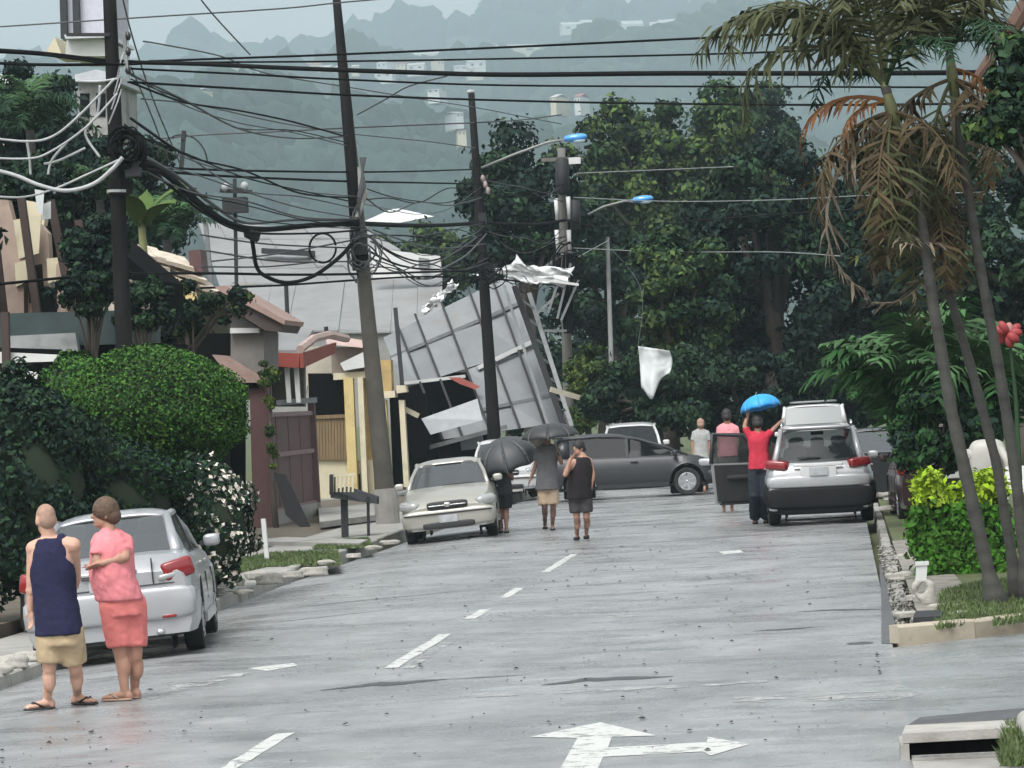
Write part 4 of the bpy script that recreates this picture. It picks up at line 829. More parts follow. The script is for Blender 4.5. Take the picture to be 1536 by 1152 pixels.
# fittings
for y in (54, 78, 106): sub(pA, 'insulator', MB().ellip(P(192, y, 54.8), (.045, .045, .07), 10, 8), mat('insulator_dark', (.02, .018, .018), rough=.25), True)
sub(pA, 'bracket', MB().bar(P(186, 48, 54.8), P(192, 122, 54.8), .05), greysteel)
sub(pA, 'bracket', MB().bar(P(100, 52, 54.9), P(165, 52, 54.9), .05), darksteel)
sub(pA, 'collar', MB().tube([P(180, 268, 55), P(181, 292, 55)], .19, 14), poledark); sub(pA, 'collar', MB().tube([P(180, 285, 55), P(180, 289, 55)], .195, 14), cablepale)
sub(pA, 'junction_box', MB().box(P(200, 250, 54.7), (.2, .18, .3)), darksteel)
for k in range(4): sub(pA, 'strap', MB().tube([P(163+4*k, 160-22*k+26, 54.8), P(176+2*k, 128-22*k+26, 54.75), P(182+2*k, 108-20*k+26, 54.8)], .012, 5), cablepale)
cb = MB()
for k in range(9):
    ph = random.random()*6.28; rr_ = random.uniform(.16, .26); ctr = P(192+random.uniform(-6, 8), 218+random.uniform(-10, 12), 54.7)
    cb.tube([ctr+Vector((rr_*math.cos(t+ph), -.1+.08*math.sin(2*t+k), rr_*1.0*math.sin(t+ph))) for t in np.linspace(0, 5.9, 22)], .028, 6)
thing('cable_coil', cb, cablem, 'tangled black cable coil tied to the first pole', 'cable coil', smooth=True)
sub(pB, 'upper_shaft', MB().tube([P(535.5, 330, 74.3).lerp(P(504, -10, 74.3), k/6) for k in range(7)], [.152-.07*k/6 for k in range(7)], 14), poledark, True)
sub(pB, 'band', MB().tube([P(536, 345, 74.3), P(541, 405, 74.3)], .17, 12), poledark)
sub(pB, 'guard', MB().tube([P(538, 250, 74.1), P(545, 290, 74.1), P(535, 330, 74.0)], [.03, .1, .05], 8), mat('cable_sleeve', (.28, .28, .26), rough=.7, var=.3))
for k in range(5): sub(pB, 'cable_tail', MB().tube([P(540+k*2, 236, 74), P(548-k*3, 280+k*5, 73.95), P(530+k*3, 320+k*6, 74), P(526+k*6, 352, 74)], .022, 5), cablegrey)
sub(pB, 'bolt_hole', MB().box(P(535, 388, 74.08), (.06, .06, .2)), darkvoid); sub(pB, 'bolt_hole', MB().box(P(550, 386, 74.06), (.05, .06, .25)), darkvoid)
sub(pB, 'foot_collar', MB().tube([P(577, 733, 74.3), P(583, 792, 74.3)], .25, 14), concrete)
sub(pB, 'junction_box', MB().box(P(541, 362, 74.1), (.26, .22, .55)), darksteel)
sub(pC, 'cap', MB().ellip(P(706, 138, 100), (.12, .12, .07), 10, 8), cablepale, True)
for k in range(3): sub(pC, 'insulator', MB().ellip(P(724+k*4, 268+k*9, 99.8), (.06, .06, .11), 10, 8), mat('insulator_pink', (.30, .24, .23), rough=.4), True)
sub(pC, 'junction_box', MB().box(P(734, 410, 99.7), (.3, .25, .5)), darksteel); sub(pC, 'junction_box', MB().box(P(724, 330, 99.7), (.2, .2, .4)), darksteel)
sub(pD, 'crossarm', MB().bar(P(812, 240, 111.8), P(872, 238, 111.8), .11), mat('crossarm_wood', (.12, .11, .1), rough=.8))
for a, y in ((834, 298), (852, 295), (835, 345), (853, 345)): sub(pD, 'cutout', MB().tube([P(a, y, 111.5), P(a+2, y+34, 111.5)], [.07, .05], 8), mat('cutout_pale', (.5, .51, .5), rough=.4), True)
sub(pD, 'transformer', MB().tube([P(843, 236, 111.6), P(843, 240, 111.6), P(844, 288, 111.6), P(844, 292, 111.6)], [.1, .21, .21, .1], 14), darksteel, True)
sub(pD, 'transformer', MB().tube([P(862, 300, 111.6), P(863, 344, 111.6)], .15, 12), darksteel, True)
sub(pD, 'nameplate', MB().box(P(862, 241, 111.5), (.36, .05, .2)), white)
for a, c in (((822, 470), (844, 402)), ((836, 478), (856, 395)), ((806, 470), (838, 440)), ((816, 496), (850, 496)), ((842, 480), (868, 420)), ((818, 400), (845, 380))): sub(pD, 'loose_bar', MB().bar(P(*a, 111.2), P(*c, 111.3), .07), greysteel)
for k in range(6): sub(pD, 'cable_tail', MB().tube([P(836+k*5, 380, 111.5), P(830+k*7, 420, 111.4), P(842+k*3, 452, 111.4), P(848+k*2, 500, 111.4)], .05, 5), cablem)
# street lamps hang from the poles
bluelens = mat('lamp_blue', (.06, .30, .75), rough=.18, var=.1, coat=.6); lampwhite = mat('lamp_rim', (.55, .75, .85), rough=.2, coat=.5)
def lamp(label, arm, head, Y, s):
    p = P(*head, Y); e = empty('street_lamp', tuple(p), 0, label, 'street lamp', 'blue street lamps')
    MB().tube([P(*q, Y)-p for q in arm], .035, 8).build('arm', mat('lamp_arm', (.2, .21, .2), rough=.5), e, True)
    MB().rings([[Vector((x, w*math.cos(t), z+h*math.sin(t))) for t in np.linspace(0, 2*math.pi, 13)[:-1]] for x, w, h, z in ((-.42*s, .05, .04, 0), (-.36*s, .13, .08, .01), (-.1*s, .17, .115, .02), (.2*s, .16, .11, .03), (.38*s, .11, .07, .04), (.43*s, .03, .02, .04))]).build('cover', bluelens, e, True)
    MB().ellip((.1*s, 0, -.055), (.27*s, .13, .07), 14, 8).build('lens', lampwhite, e, True)
    MB().box((-.45*s, 0, 0), (.14*s, .1, .09)).build('fixing', greysteel, e)
lamp('higher blue topped street lamp on a long arm from the dark pole', [(722, 252), (770, 232), (820, 214), (848, 209)], (863, 208), 100, .75)
lamp('lower blue topped street lamp by the green trees', [(882, 322), (905, 310), (935, 302), (950, 301)], (964, 300), 112, .75)
# small pole device on a bracket, far off between pole and roof
pd = at(352, 300, 96, 'pole_transformer', 'small dark transformer on a bracket above the hall roof', 'transformer')
part(pd, 'tank', MB().box(P(353, 308, 96), (.62, .5, .4)), darksteel); part(pd, 'bracket', MB().bar(P(330, 286, 96), P(378, 288, 96), .1), darksteel); part(pd, 'post', MB().bar(P(352, 268, 96.2), P(356, 500, 96.2), .09), darksteel)
for a in ((338, 281), (367, 279)): part(pd, 'insulator', MB().ellip(P(*a, 95.9), (.11, .1, .12), 8, 6), cablepale, True)
mp = at(275, 230, 90, 'short_mast', 'short dark mast with a curved wire hoop behind the first pole', 'mast')
part(mp, 'post', MB().bar(P(276, 196, 90), P(272, 252, 90), .1), darksteel)
part(mp, 'hoop', MB().tube([P(235+76*(.5-.5*math.cos(t)), 246-44*math.sin(t), 90) for t in np.linspace(.1, 3.05, 16)], .02, 6), darksteel)
mq = at(312, 400, 100, 'thin_mast', 'thin grey mast standing in front of the hall roof', 'mast'); part(mq, 'post', MB().bar(P(308, 330, 100), P(318, 440, 100), .12), greysteel)
for a, c, lab in (((429, 425), (432, 496), 'short pipe standing on the pale hall roof'), ((489, 490), (490, 504), 'tiny stub pipe on the yellow house roof')): thing('vent_pipe', MB().tube([P(*a, 118), P(*c, 118)], .07, 8), darksteel, lab, 'pipe')

def cable(label, pts, r, m=cablem, name='overhead_cable', group='cables strung across the street', wob=0):
    q = [P(a, c, Y) for a, c, Y in pts]; d = []
    n = len(q)
    for i in range(n-1):                                   # Catmull-Rom through the measured points
        p0, p1, p2, p3 = q[max(i-1, 0)], q[i], q[i+1], q[min(i+2, n-1)]
        for k in range(8):
            t = k/8; d.append(.5*((2*p1)+(p2-p0)*t+(2*p0-5*p1+4*p2-p3)*t*t+(3*p1-p0-3*p2+p3)*t**3))
    d.append(q[-1]); tag(MB().tube(d, r, 6).build(name, m, None, True), label, 'cable', group)
cable('thin grey wire highest over the street', [(-60, 44, 60), (200, 27, 60), (420, 13, 62), (520, 3, 64), (700, -12, 66)], .014, cablegrey)
cable('thin grey wire slanting down at the top', [(280, -30, 50), (318, 20, 55), (375, 82, 62)], .013, cablegrey)
cable('thickest black cable bundle crossing the whole street', [(-60, 72, 54), (60, 80, 54), (172, 92, 55), (300, 96, 54), (430, 102, 52), (600, 108, 50), (760, 112, 49), (1000, 110, 48), (1250, 110, 47), (1600, 108, 46)], .036)
cable('second black cable running under the thickest bundle at the first pole', [(-60, 92, 54), (60, 97, 54), (172, 96, 54.8), (260, 92, 55)], .026)
cable('third black cable fading in at the first pole', [(-60, 76, 54), (60, 82, 54), (172, 96, 54.7), (230, 94, 55)], .02)
cable('upper black cable rising toward the palms', [(222, 92, 55), (330, 88, 55), (500, 82, 55), (800, 69, 54), (1160, 52, 52), (1350, 43, 50), (1600, 28, 48)], .019)
cable('second black cable rising toward the palms', [(222, 94, 55), (380, 93, 55), (510, 92, 55), (760, 88, 54), (1160, 78, 52), (1450, 61, 50), (1600, 46, 48)], .016)
cable('black cable just below the thickest bundle', [(196, 103, 55), (380, 112, 56), (510, 119, 58), (760, 128, 60), (1160, 130, 60), (1400, 131, 60)], .018)
cable('lowest long black cable of the upper set', [(192, 123, 55), (360, 133, 57), (510, 142, 60), (700, 149, 62), (900, 154, 62), (1160, 157, 60), (1330, 157, 58), (1600, 153, 56)], .02)
cable('slack wire from the first pole dropping past the leaning pole', [(215, 62, 55), (240, 66, 58), (330, 84, 66), (400, 110, 72), (530, 132, 80), (640, 150, 88), (706, 160, 99), (770, 172, 105), (842, 186, 111)], .014, cablegrey)
cable('grey wire from the first pole sloping to the dark pole', [(212, 148, 55), (300, 158, 62), (420, 184, 74), (520, 200, 84), (640, 212, 94), (712, 222, 99.5)], .014, cablegrey)
cable('thin wire rising to the bundle beside the leaning pole', [(536, 172, 74), (580, 148, 70), (612, 130, 66), (670, 114, 60)], .015, cablegrey)
cable('nearly level grey wire behind the leaning pole', [(225, 209, 90), (310, 202, 90), (420, 197, 90), (520, 192, 91), (640, 187, 95), (712, 184, 100), (780, 180, 104), (842, 172, 111)], .022, cablegrey)
cable('upper of the two level cables leaving the coil', [(205, 249, 55), (300, 254, 62), (420, 257, 68), (520, 258, 74), (620, 257, 86), (712, 254, 99.6)], .022)
cable('lower of the two level cables leaving the coil', [(215, 253, 55), (300, 262, 62), (420, 268, 68), (520, 272, 74), (620, 274, 86), (715, 276, 99.6)], .024)
cable('heavy cable bundle sagging from the coil to the leaning pole', [(205, 236, 54.8), (250, 262, 58), (300, 306, 62), (345, 336, 66), (395, 344, 69), (470, 338, 72), (540, 335, 74.1)], .06)
cable('grey companion cable beside the sagging bundle', [(212, 232, 54.8), (262, 262, 59), (318, 306, 63), (368, 334, 67), (440, 330, 70), (536, 330, 74.1)], .03, cablegrey)
cable('third strand loosely following the sagging bundle', [(208, 240, 54.8), (256, 280, 59), (310, 322, 63), (370, 348, 67), (470, 350, 71), (540, 345, 74)], .022)
cable('heavy cable from the leaning pole to the dark pole', [(540, 335, 74.2), (600, 338, 82), (660, 338, 91), (726, 334, 99.6)], .055)
cable('heavy cable from the dark pole to the transformer pole', [(726, 334, 99.7), (770, 336, 103), (810, 336, 107), (848, 330, 111.6)], .05)
cable('cable running from the transformer pole along the dark trees', [(848, 330, 111.6), (900, 340, 110), (1000, 334, 105), (1160, 322, 98), (1330, 312, 90), (1600, 300, 84)], .024)
cable('drop cable hanging in front of the hall roof', [(376, 346, 68), (380, 372, 68), (385, 400, 68), (398, 414, 69), (430, 424, 70), (470, 414, 71.5), (510, 385, 73), (530, 362, 74)], .04)
cable('level cable across the pale hall roof', [(-20, 428, 58), (160, 412, 62), (310, 410, 68), (430, 412, 71), (535, 411, 74.1), (640, 408, 86), (732, 405, 99.6)], .028)
cable('second level cable across the pale hall roof', [(300, 432, 76), (420, 428, 78), (536, 420, 80), (640, 415, 88), (734, 418, 99.6), (800, 424, 106), (850, 430, 111.5)], .026)
cable('low cable from the leaning pole to the dark pole', [(545, 372, 74.1), (600, 398, 82), (660, 404, 91), (732, 394, 99.7)], .024)
cable('slack cable curving under the dark pole', [(548, 350, 74.1), (590, 380, 80), (640, 392, 88), (700, 372, 97), (727, 340, 99.7)], .022)
for k, (a, b_, c_) in enumerate((((552, 352), (620, 418), (690, 398)), ((556, 362), (640, 398), (722, 352)), ((560, 345), (650, 372), (728, 366)), ((660, 405), (700, 382), (730, 350)))): cable(['slack strand sagging lowest between the two leaning poles', 'slack strand dipping halfway between the two leaning poles', 'slack strand hanging shallowest between the two leaning poles', 'short strand climbing to the dark pole'][k], [(*a, 75+k), (*b_, 88), (*c_, 99.5)], .018, cablegrey, group='slack strands over the hall roof')
for k, pts in enumerate((((300, 352), (400, 366), (530, 372)), ((310, 376), (420, 392), (535, 392)), ((318, 392), (420, 380), (530, 360)), ((300, 400), (400, 400), (480, 392)))): cable(['highest grey strand over the hall roof ridge', 'second grey strand over the hall roof', 'grey strand rising across the hall roof', 'lowest grey strand over the hall roof'][k], [(*p, 70+q*2) for q, p in enumerate(pts)], .018, cablegrey, group='slack strands over the hall roof')
thing('cable_loop', MB().tube([P(484+20*math.cos(t), 372+22*math.sin(t), 73) for t in np.linspace(0, 6.1, 26)], .022, 6), cablem, 'round loop of spare cable hanging over the hall roof', 'cable loop', smooth=True)
thing('splice_case', MB().tube([P(368, 344, 67.7), P(372, 350, 67.8), P(384, 356, 68), P(388, 348, 68)], [.04, .1, .1, .05], 8), darksteel, 'dark splice case where the drop cable starts', 'splice case', smooth=True)
for k, (pts, Y) in enumerate((((( -30, 205), (40, 212), (80, 204), (120, 172), (172, 118)), 54), (((-30, 236), (40, 238), (75, 228), (130, 190), (176, 140)), 54), (((-30, 250), (20, 262), (60, 278), (100, 286), (140, 276), (168, 254), (184, 236)), 54), (((-30, 292), (30, 296), (80, 284), (130, 262), (178, 240)), 54.2))):
    cable(['pale cable sweeping highest to the first pole', 'second pale cable sweeping to the first pole', 'thick pale cable sagging below the coil', 'lowest pale cable reaching the coil'][k], [(a, c, Y) for a, c in pts], [.02, .018, .034, .018][k], cablepale, group='pale cables at the first pole')
for k, pts in enumerate((((40, 210), (44, 236), (46, 262)), ((66, 246), (90, 240), (128, 222)), ((118, 122), (150, 122), (176, 118)), ((150, 128), (146, 170), (128, 200), (150, 236)), ((72, 262), (78, 240), (100, 214)))): cable(['pale jumper hanging between the sweeping cables', 'pale jumper beside the house posts', 'short pale jumper at the bracket', 'twisted pale jumper below the bracket', 'short pale jumper over the sagging cable'][k], [(a, c, 54.1) for a, c in pts], .02, cablepale, group='pale jumper cables at the first pole')
cable('guy wire falling behind the first pole', [(180, -20, 60), (200, 60, 62), (230, 150, 66), (272, 250, 72)], .014, cablegrey)
cable('second guy wire falling behind the first pole', [(196, 100, 60), (226, 170, 62), (262, 262, 66), (300, 330, 70)], .013, cablegrey)
for k, pts in enumerate((((860, 296, 111), (1000, 302, 105), (1160, 300, 98), (1330, 292, 92), (1600, 286, 86)), ((860, 372, 111), (1000, 378, 105), (1160, 378, 98), (1260, 384, 94)), ((864, 260, 111.5), (960, 256, 110), (1100, 250, 104)), ((868, 385, 111.5), (910, 362, 122), (912, 360, 127.8)))): cable(['pale wire across the dark trees above the heavy cable', 'faint wire across the dark trees below the heavy cable', 'faint wire across the dark trees from the transformer', 'short wire between transformer pole and thin lamp pole'][k], pts, .015, mat('wire_pale', (.2, .22, .22), rough=.5), group='faint wires across the dark trees')
# hanging plastic sheet
hq = pp([(957, 519), (1005, 526), (1008, 556), (975, 592)], 84)
def sh(u, v):
    p = lerp2([P(957, 519, 84), P(1004, 526, 84), P(1004, 560, 84), P(962, 580, 84)], u, v); s_ = math.sin(u*7+v*2)+.7*mnoise.noise(Vector((u*4, v*2.2, 5)))+.45*mnoise.noise(Vector((u*9, v*6, 2)))
    return p+Vector((0, .09*s_+.05*math.sin(5*v), 0))+Vector((.0, 0, -.18*math.exp(-((u-.35)/.22)**2)*v**3*2.2))+Vector((.06*math.sin(v*3)*(u > .7), 0, 0))
thicken(thing('hanging_sheet', MB().grid(sh, 14, 14), cloth, 'white plastic sheet hanging in the air before the dark trees', 'sheet', smooth=True), .012)
cable('fine line holding the hanging white sheet', [(957, 519, 84), (960, 430, 90), (916, 372, 126)], .006, cablegrey, group=None)

rc = random.Random(11)
adj = ['slack', 'thin', 'loose', 'drooping', 'tangled', 'fine', 'sagging', 'wavering']
spots = [((196, 240, 55), (538, 340, 74)), ((196, 190, 55), (536, 300, 74)), ((196, 120, 55), (520, 210, 74)), ((540, 350, 74.2), (728, 345, 99.6)), ((545, 390, 74.2), (732, 400, 99.6)), ((536, 290, 74.2), (722, 290, 99.6)), ((728, 340, 99.7), (848, 350, 111.4)), ((732, 400, 99.7), (850, 410, 111.4)), ((722, 270, 99.7), (845, 290, 111.4))]
nm = ['first pole and leaning pole, low', 'first pole and leaning pole, midway', 'first pole and leaning pole, high', 'leaning pole and dark pole, midway', 'leaning pole and dark pole, low', 'leaning pole and dark pole, high', 'dark pole and transformer pole, midway', 'dark pole and transformer pole, low', 'dark pole and transformer pole, high']
for (a, b_), w_ in zip(spots, nm):
    for k in range(4):
        sag = rc.uniform(6, 60)*(1 if a[2] > 60 else 1.2); pts = []
        for t in (0, .25, .5, .75, 1):
            pts.append((a[0]+(b_[0]-a[0])*t, a[1]+(b_[1]-a[1])*t+sag*4*t*(1-t)*.5+rc.uniform(-14, 14)*(1 if t in (0, 1) else .8), a[2]+(b_[2]-a[2])*t))
        cable(f'{adj[(k*2+len(w_)) % 8]} {["highest", "upper", "lower", "lowest"][k]} service wire between {w_}', pts, rc.uniform(.009, .018), [cablem, cablegrey, cablem, cablegrey][k], 'service_wire', 'service wires between the poles')
for k, (cx_, cy_, Y_, r_) in enumerate(((186, 208, 54.6, .24), (545, 385, 73.9, .3), (735, 392, 99.4, .42), (851, 400, 111, .5))):
    b = MB()
    for j in range(7):
        ph = rc.random()*6; q_ = r_*rc.uniform(.5, 1.1); c_ = P(cx_+rc.uniform(-7, 7), cy_+rc.uniform(-14, 18), Y_)
        b.tube([c_+Vector((q_*math.cos(t+ph), .1*math.sin(2*t+j), q_*1.25*math.sin(t+ph)*rc.uniform(.9, 1.1))) for t in np.linspace(0, rc.uniform(3, 5.6), 16)], rc.uniform(.012, .022), 5)
    thing('cable_tangle', b, cablegrey if k == 1 else cablem, ['loose wire tangle below the coil on the first pole', 'loose wire tangle on the leaning pole', 'loose wire tangle on the dark pole', 'loose wire tangle on the transformer pole'][k], 'wire tangle', smooth=True)
# ------------------------------------------------------------------ vehicles
rubber = mat('tyre_rubber', (.018, .018, .019), rough=.8, var=.25, scale=8); plastic = mat('black_plastic', (.02, .021, .023), rough=.55, var=.2, scale=6)
alloy = mat('alloy_rim', (.42, .43, .44), rough=.3, metal=.7, var=.1); chrome = mat('chrome', (.6, .6, .6), rough=.15, metal=1.0, var=.05)
redlens = mat('red_lens', (.20, .009, .012), rough=.15, var=.15, coat=.6); clearlens = mat('clear_lens', (.36, .37, .37), rough=.1, var=.12, coat=.6, metal=.3)
trimdark = mat('interior_trim', (.03, .03, .032), rough=.85, var=.2); seatm = mat('seat_fabric', (.09, .09, .09), rough=.9, var=.2)
platem = mat('number_plate', (.34, .36, .37), rough=.45, var=.2, scale=9); winglass = glass('car_glass', (.085, .095, .10), .3, .07)
darkglass = glass('tinted_glass', (.004, .005, .006), .12, .06)
def paintm(n, c, metal=.35, rough=.3, wear=((.25, .25, .24), 1.2, .7)): return mat(n, c, rough=rough, metal=metal, var=.05, scale=2, coat=.5, dirt=wear)
def sbox(mb, c, d, e=.35, nu=20, nv=12, rot=None):
    """rounded box"""
    c = Vector(c); sg = lambda x, p: math.copysign(abs(x)**p, x); rg = []
    for j in range(nv+1):
        a = -math.pi/2+math.pi*(.015+.97*j/nv); r_ = []
        for k in range(nu):
            w = 2*math.pi*k/nu; p = Vector((d[0]/2*sg(math.cos(a), e)*sg(math.cos(w), e), d[1]/2*sg(math.cos(a), e)*sg(math.sin(w), e), d[2]/2*sg(math.sin(a), e)))
            r_.append(c+(rot @ p if rot is not None else p))
        rg.append(r_)
    return mb.rings(rg)
def wheel_meshes(r, w):
    t = MB(); prof = [(r*.62, -w*.42), (r*.9, -w*.5), (r*.98, -w*.42), (r, -w*.2), (r, w*.2), (r*.98, w*.42), (r*.9, w*.5), (r*.62, w*.42)]
    t.rings([[Vector((q*math.cos(a), y, q*math.sin(a))) for q, y in prof] for a in np.linspace(0, 2*math.pi, 33)], False)
    k = MB(); k.rings([[Vector((q*math.cos(a), y, q*math.sin(a))) for a in np.linspace(0, 2*math.pi, 25)[:-1]] for q, y in ((r*.64, -w*.4), (r*.66, w*.44), (r*.6, w*.46), (r*.58, w*.3), (r*.05, w*.28))])
    for i in range(7):
        a = i*2*math.pi/7; u = Vector((math.cos(a), 0, math.sin(a))); k.bar(u*r*.08+Vector((0, w*.36, 0)), u*r*.62+Vector((0, w*.4, 0)), r*.14, .05)
    k.ellip((0, w*.36, 0), (r*.14, .04, r*.14), 12, 6)
    return t, k
def car(name, label, cat, loc, rz, body, L, Wd, H, top, gh, axles, wr, roll=0, zb=.24, glassm=None, tail=None, head=None, extra=None, clad=None, yshift=0):
    glassm = glassm or winglass; root = empty(name, loc, 0, label, cat); root.rotation_euler = Matrix.Rotation(rz, 3, 'Z').to_euler(); root.rotation_euler.rotate_axis('X', roll)
    hx = [p[0] for p in top]; hz_ = [p[1] for p in top]; half = Wd/2; x0, x1 = -L/2, L/2
    zt = lambda x: float(np.interp(x, hx, hz_))
    def hw(x):
        t = 0
        if x > x1-.75: t = ((x-(x1-.75))/.75)
        if x < x0+.55: t = ((x0+.55-x)/.55)*.74
        return half*(1-.17*t**2.4)
    def arch(x):
        z = zb
        for a in axles:
            d = abs(x-a)
            if d < wr+.07: z = max(z, wr+math.sqrt(max((wr+.07)**2-d*d, 0)))
        return z
    xs = set(np.linspace(x0, x1, 46))
    for a in axles:
        for t in np.linspace(0, math.pi, 15): xs.add(a+(wr+.069)*math.cos(t))
    secs = []
    for x in sorted(xs):
        w, t, b_ = hw(x), zt(x), arch(x); b2 = min(b_, t-.12); h = t-zb
        z1 = max(zb+.1, b2+.02); z2 = max(zb+.36*h, b2+.04); z3 = max(zb+.64*h, b2+.06); z4 = max(t-.07, b2+.08)
        hf = [(w*.94, b2), (w*.985, z1), (w, z2), (w*.985, z3), (w*.945, z4), (w*.87, t-.005), (w*.5, t+.014), (0, t+.02)]
        secs.append([Vector((x, y, z)) for y, z in hf]+[Vector((x, -y, z)) for y, z in hf[-2::-1]])
    hb_ = MB(); n = len(secs[0]); vs = [p for s_ in secs for p in s_]; fs = []
    for i in range(len(secs)-1):
        for k in range(n-1): fs.append((i*n+k, i*n+k+1, (i+1)*n+k+1, (i+1)*n+k))
    fs.append(tuple(range(n))); fs.append(tuple((len(secs)-1)*n+k for k in range(n-1, -1, -1))); hb_.add(vs, fs)
    hull = hb_.build('body', body, root, 'auto')
    MB().box((0, 0, zb+.02), (L-.5, Wd*.86, .06)).build('underbody', plastic, root)
    for a in axles:
        for s in (-1, 1):
            lr = MB()
            lr.rings([[Vector((a+(wr+.075)*math.cos(t), s*y, wr+(wr+.075)*math.sin(t))) for t in np.linspace(-.35, math.pi+.35, 18)] for y in (half*.975, half-.32)], False)
            lr.box((a, s*(half-.33), wr+.05), (2*wr+.1, .02, 2*wr)); lr.build('arch_liner', rubber, root)
    tm, km = wheel_meshes(wr, .2); tme = tm.mesh('wheel', rubber, 'auto'); kme = km.mesh('rim', alloy, 'auto')
    for a in axles:
        for s in (-1, 1):
            w_ = link('wheel', tme, root); w_.location = (a, s*(half-.12), wr); w_.rotation_euler.z = 0 if s > 0 else math.pi; link('rim', kme, w_)
    # greenhouse
    rb, rt, ft, fb, zr, wb, wt = gh['rb'], gh['rt'], gh['ft'], gh['fb'], H, gh['wb'], gh['wt']
    zB = lambda x: zt(x)+.005
    rail = lambda u, s: Vector((rt+(ft-rt)*u, s*(wt-.03*abs(2*u-1)**3), zr-.075-.05*gh.get('arch', 1)*(2*u-1)**2*(1 if u > .5 else .5)))
    def roof(u, v):
        a, c = rail(u, -1), rail(u, 1); p = a.lerp(c, v); p.z += .075*(1-(2*v-1)**4)*(1-.35*(2*u-1)**2); return p
    thicken(MB().grid(roof, 12, 12).build('roof', body, root, True), .03)
    def pane(A, B, C_, D, bulge, nm, ax):
        def f(u, v):
            p = A.lerp(B, u).lerp(D.lerp(C_, u), v); p.x += bulge*(1-(2*u-1)**2)*ax; return p
        return MB().grid(f, 10, 6).build(nm, glassm, root, True)
    Fb = [Vector((fb, s*wb*.96, zB(fb)-.02)) for s in (-1, 1)]; Ft = [rail(1, s)+Vector((0, 0, .01)) for s in (-1, 1)]
    Rb = [Vector((rb, s*wb*.9, zB(rb)-.02)) for s in (-1, 1)]; Rt = [rail(0, s)+Vector((0, 0, .01)) for s in (-1, 1)]
    pane(Fb[0], Fb[1], Ft[1], Ft[0], .09, 'windscreen', 1); pane(Rb[0], Rb[1], Rt[1], Rt[0], .07, 'rear_window', -1)
    bx = gh['b']; doors = gh.get('doors', [bx])
    for k, s in enumerate((-1, 1)):
        base = lambda x: Vector((x, s*wb, zB(x)-.015))
        rl = lambda x: rail(min(max((x-rt)/(ft-rt), 0), 1), s)+Vector((0, s*.012, 0))
        edges = [gh['c']]+sorted(doors)+[fb-.12]
        for a, c in zip(edges, edges[1:]):
            ta = max(a, rt+.02) if a == gh['c'] else a; tcx = min(c, ft) if c == fb-.12 else c
            q = [base(a), base(c), rl(tcx), rl(ta)]; MB().slab(q, (0, -s*.012, 0)).build('side_window', glassm, root)
        pl = MB()
        pl.tube([Fb[k], Fb[k].lerp(Ft[k], .5)+Vector((.02, s*.015, .02)), Ft[k], rail(.75, s), rail(.5, s), rail(.25, s), Rt[k]], .038, 8); pl.build('roof_rail', body, root, True)
        cp = MB(); cp.slab([base(gh['c']), rl(max(gh['c'], rt+.02)), Rt[k], Vector((rb, s*wb*.93, zB(rb)-.02))], (0, -s*.03, 0)); cp.tube([Rt[k], Rb[k]], [.045, .06], 8); cp.build('rear_pillar', body, root, True)
        for d_ in doors: MB().bar(base(d_)+Vector((0, s*.004, 0)), rl(d_)+Vector((0, s*.004, 0)), .07, .02).build('door_pillar', plastic, root)
        MB().tube([base(fb-.1), base(bx), base(gh['c'])], .012, 6).build('window_trim', plastic, root)
        m_ = MB(); sbox(m_, (fb-.30, s*(half+.05), zB(fb)+.06), (.11, .18, .13), .6); mo = m_.build('mirror', body if gh.get('bodymirror', True) else plastic, root, True)
        MB().bar((fb-.28, s*(half-.08), zB(fb)+.03), (fb-.28, s*(half+.02), zB(fb)+.05), .05).build('mirror_arm', plastic, mo)
        for d_ in ([bx]+[gh['c']+.1] if len(doors) < 2 else doors):
            h_ = MB(); sbox(h_, (d_+.16, s*(half*.995), zB(d_)-.13), (.2, .035, .03), .6); h_.build('door_handle', body, root, True)
        for xx in [fb-.05]+[bx-.02]+[gh['c']-.02]:                     # shut lines
            MB().box((xx, s*(half-.024), .60), (.009, .05, .28)).build('shut_line', plastic, root)
        MB().box(((axles[0]+axles[1])/2, s*half*.965, zb+.06), (abs(axles[1]-axles[0])-2*wr-.2, .08, .1)).build('sill', clad or body, root)
    # cabin
    for x_, ys in ((.25, (-.36, .36)), (-.75, (-.38, 0, .38))):
        for y in ys:
            s_ = MB(); sbox(s_, (x_+gh.get('seat', 0), y, zt(0)+.0), (.16, .46, .5), .5); sbox(s_, (x_+gh.get('seat', 0)-.03, y, zt(0)+.32), (.1, .24, .17), .6); s_.build('seat', seatm, root, True)
    d_ = MB(); sbox(d_, (fb-.35, 0, zt(fb-.35)+.0), (.4, Wd*.8, .16), .5); d_.build('dashboard', trimdark, root, True)
    MB().box(((fb+rb)/2-.05, 0, zt(0)+.022), (fb-rb-.25, wb*1.9, .012)).build('cabin_floor', trimdark, root)
    MB().box((ft-.08, 0, H-.16), (.03, .22, .06)).build('inside_mirror', plastic, root)
    for q in (extra or ()): q(root, half, x0, x1, zt)
    return root
def rb_(name, c, d, m, e=.4, smooth=True):
    def f(root, half, x0, x1, zt):
        b = MB(); sbox(b, (c[0]+(x0 if c[0] > 0 and name[0] == '<' else 0), c[1], c[2]), d, e); b.build(name.strip('<>'), m, root, smooth)
    return f
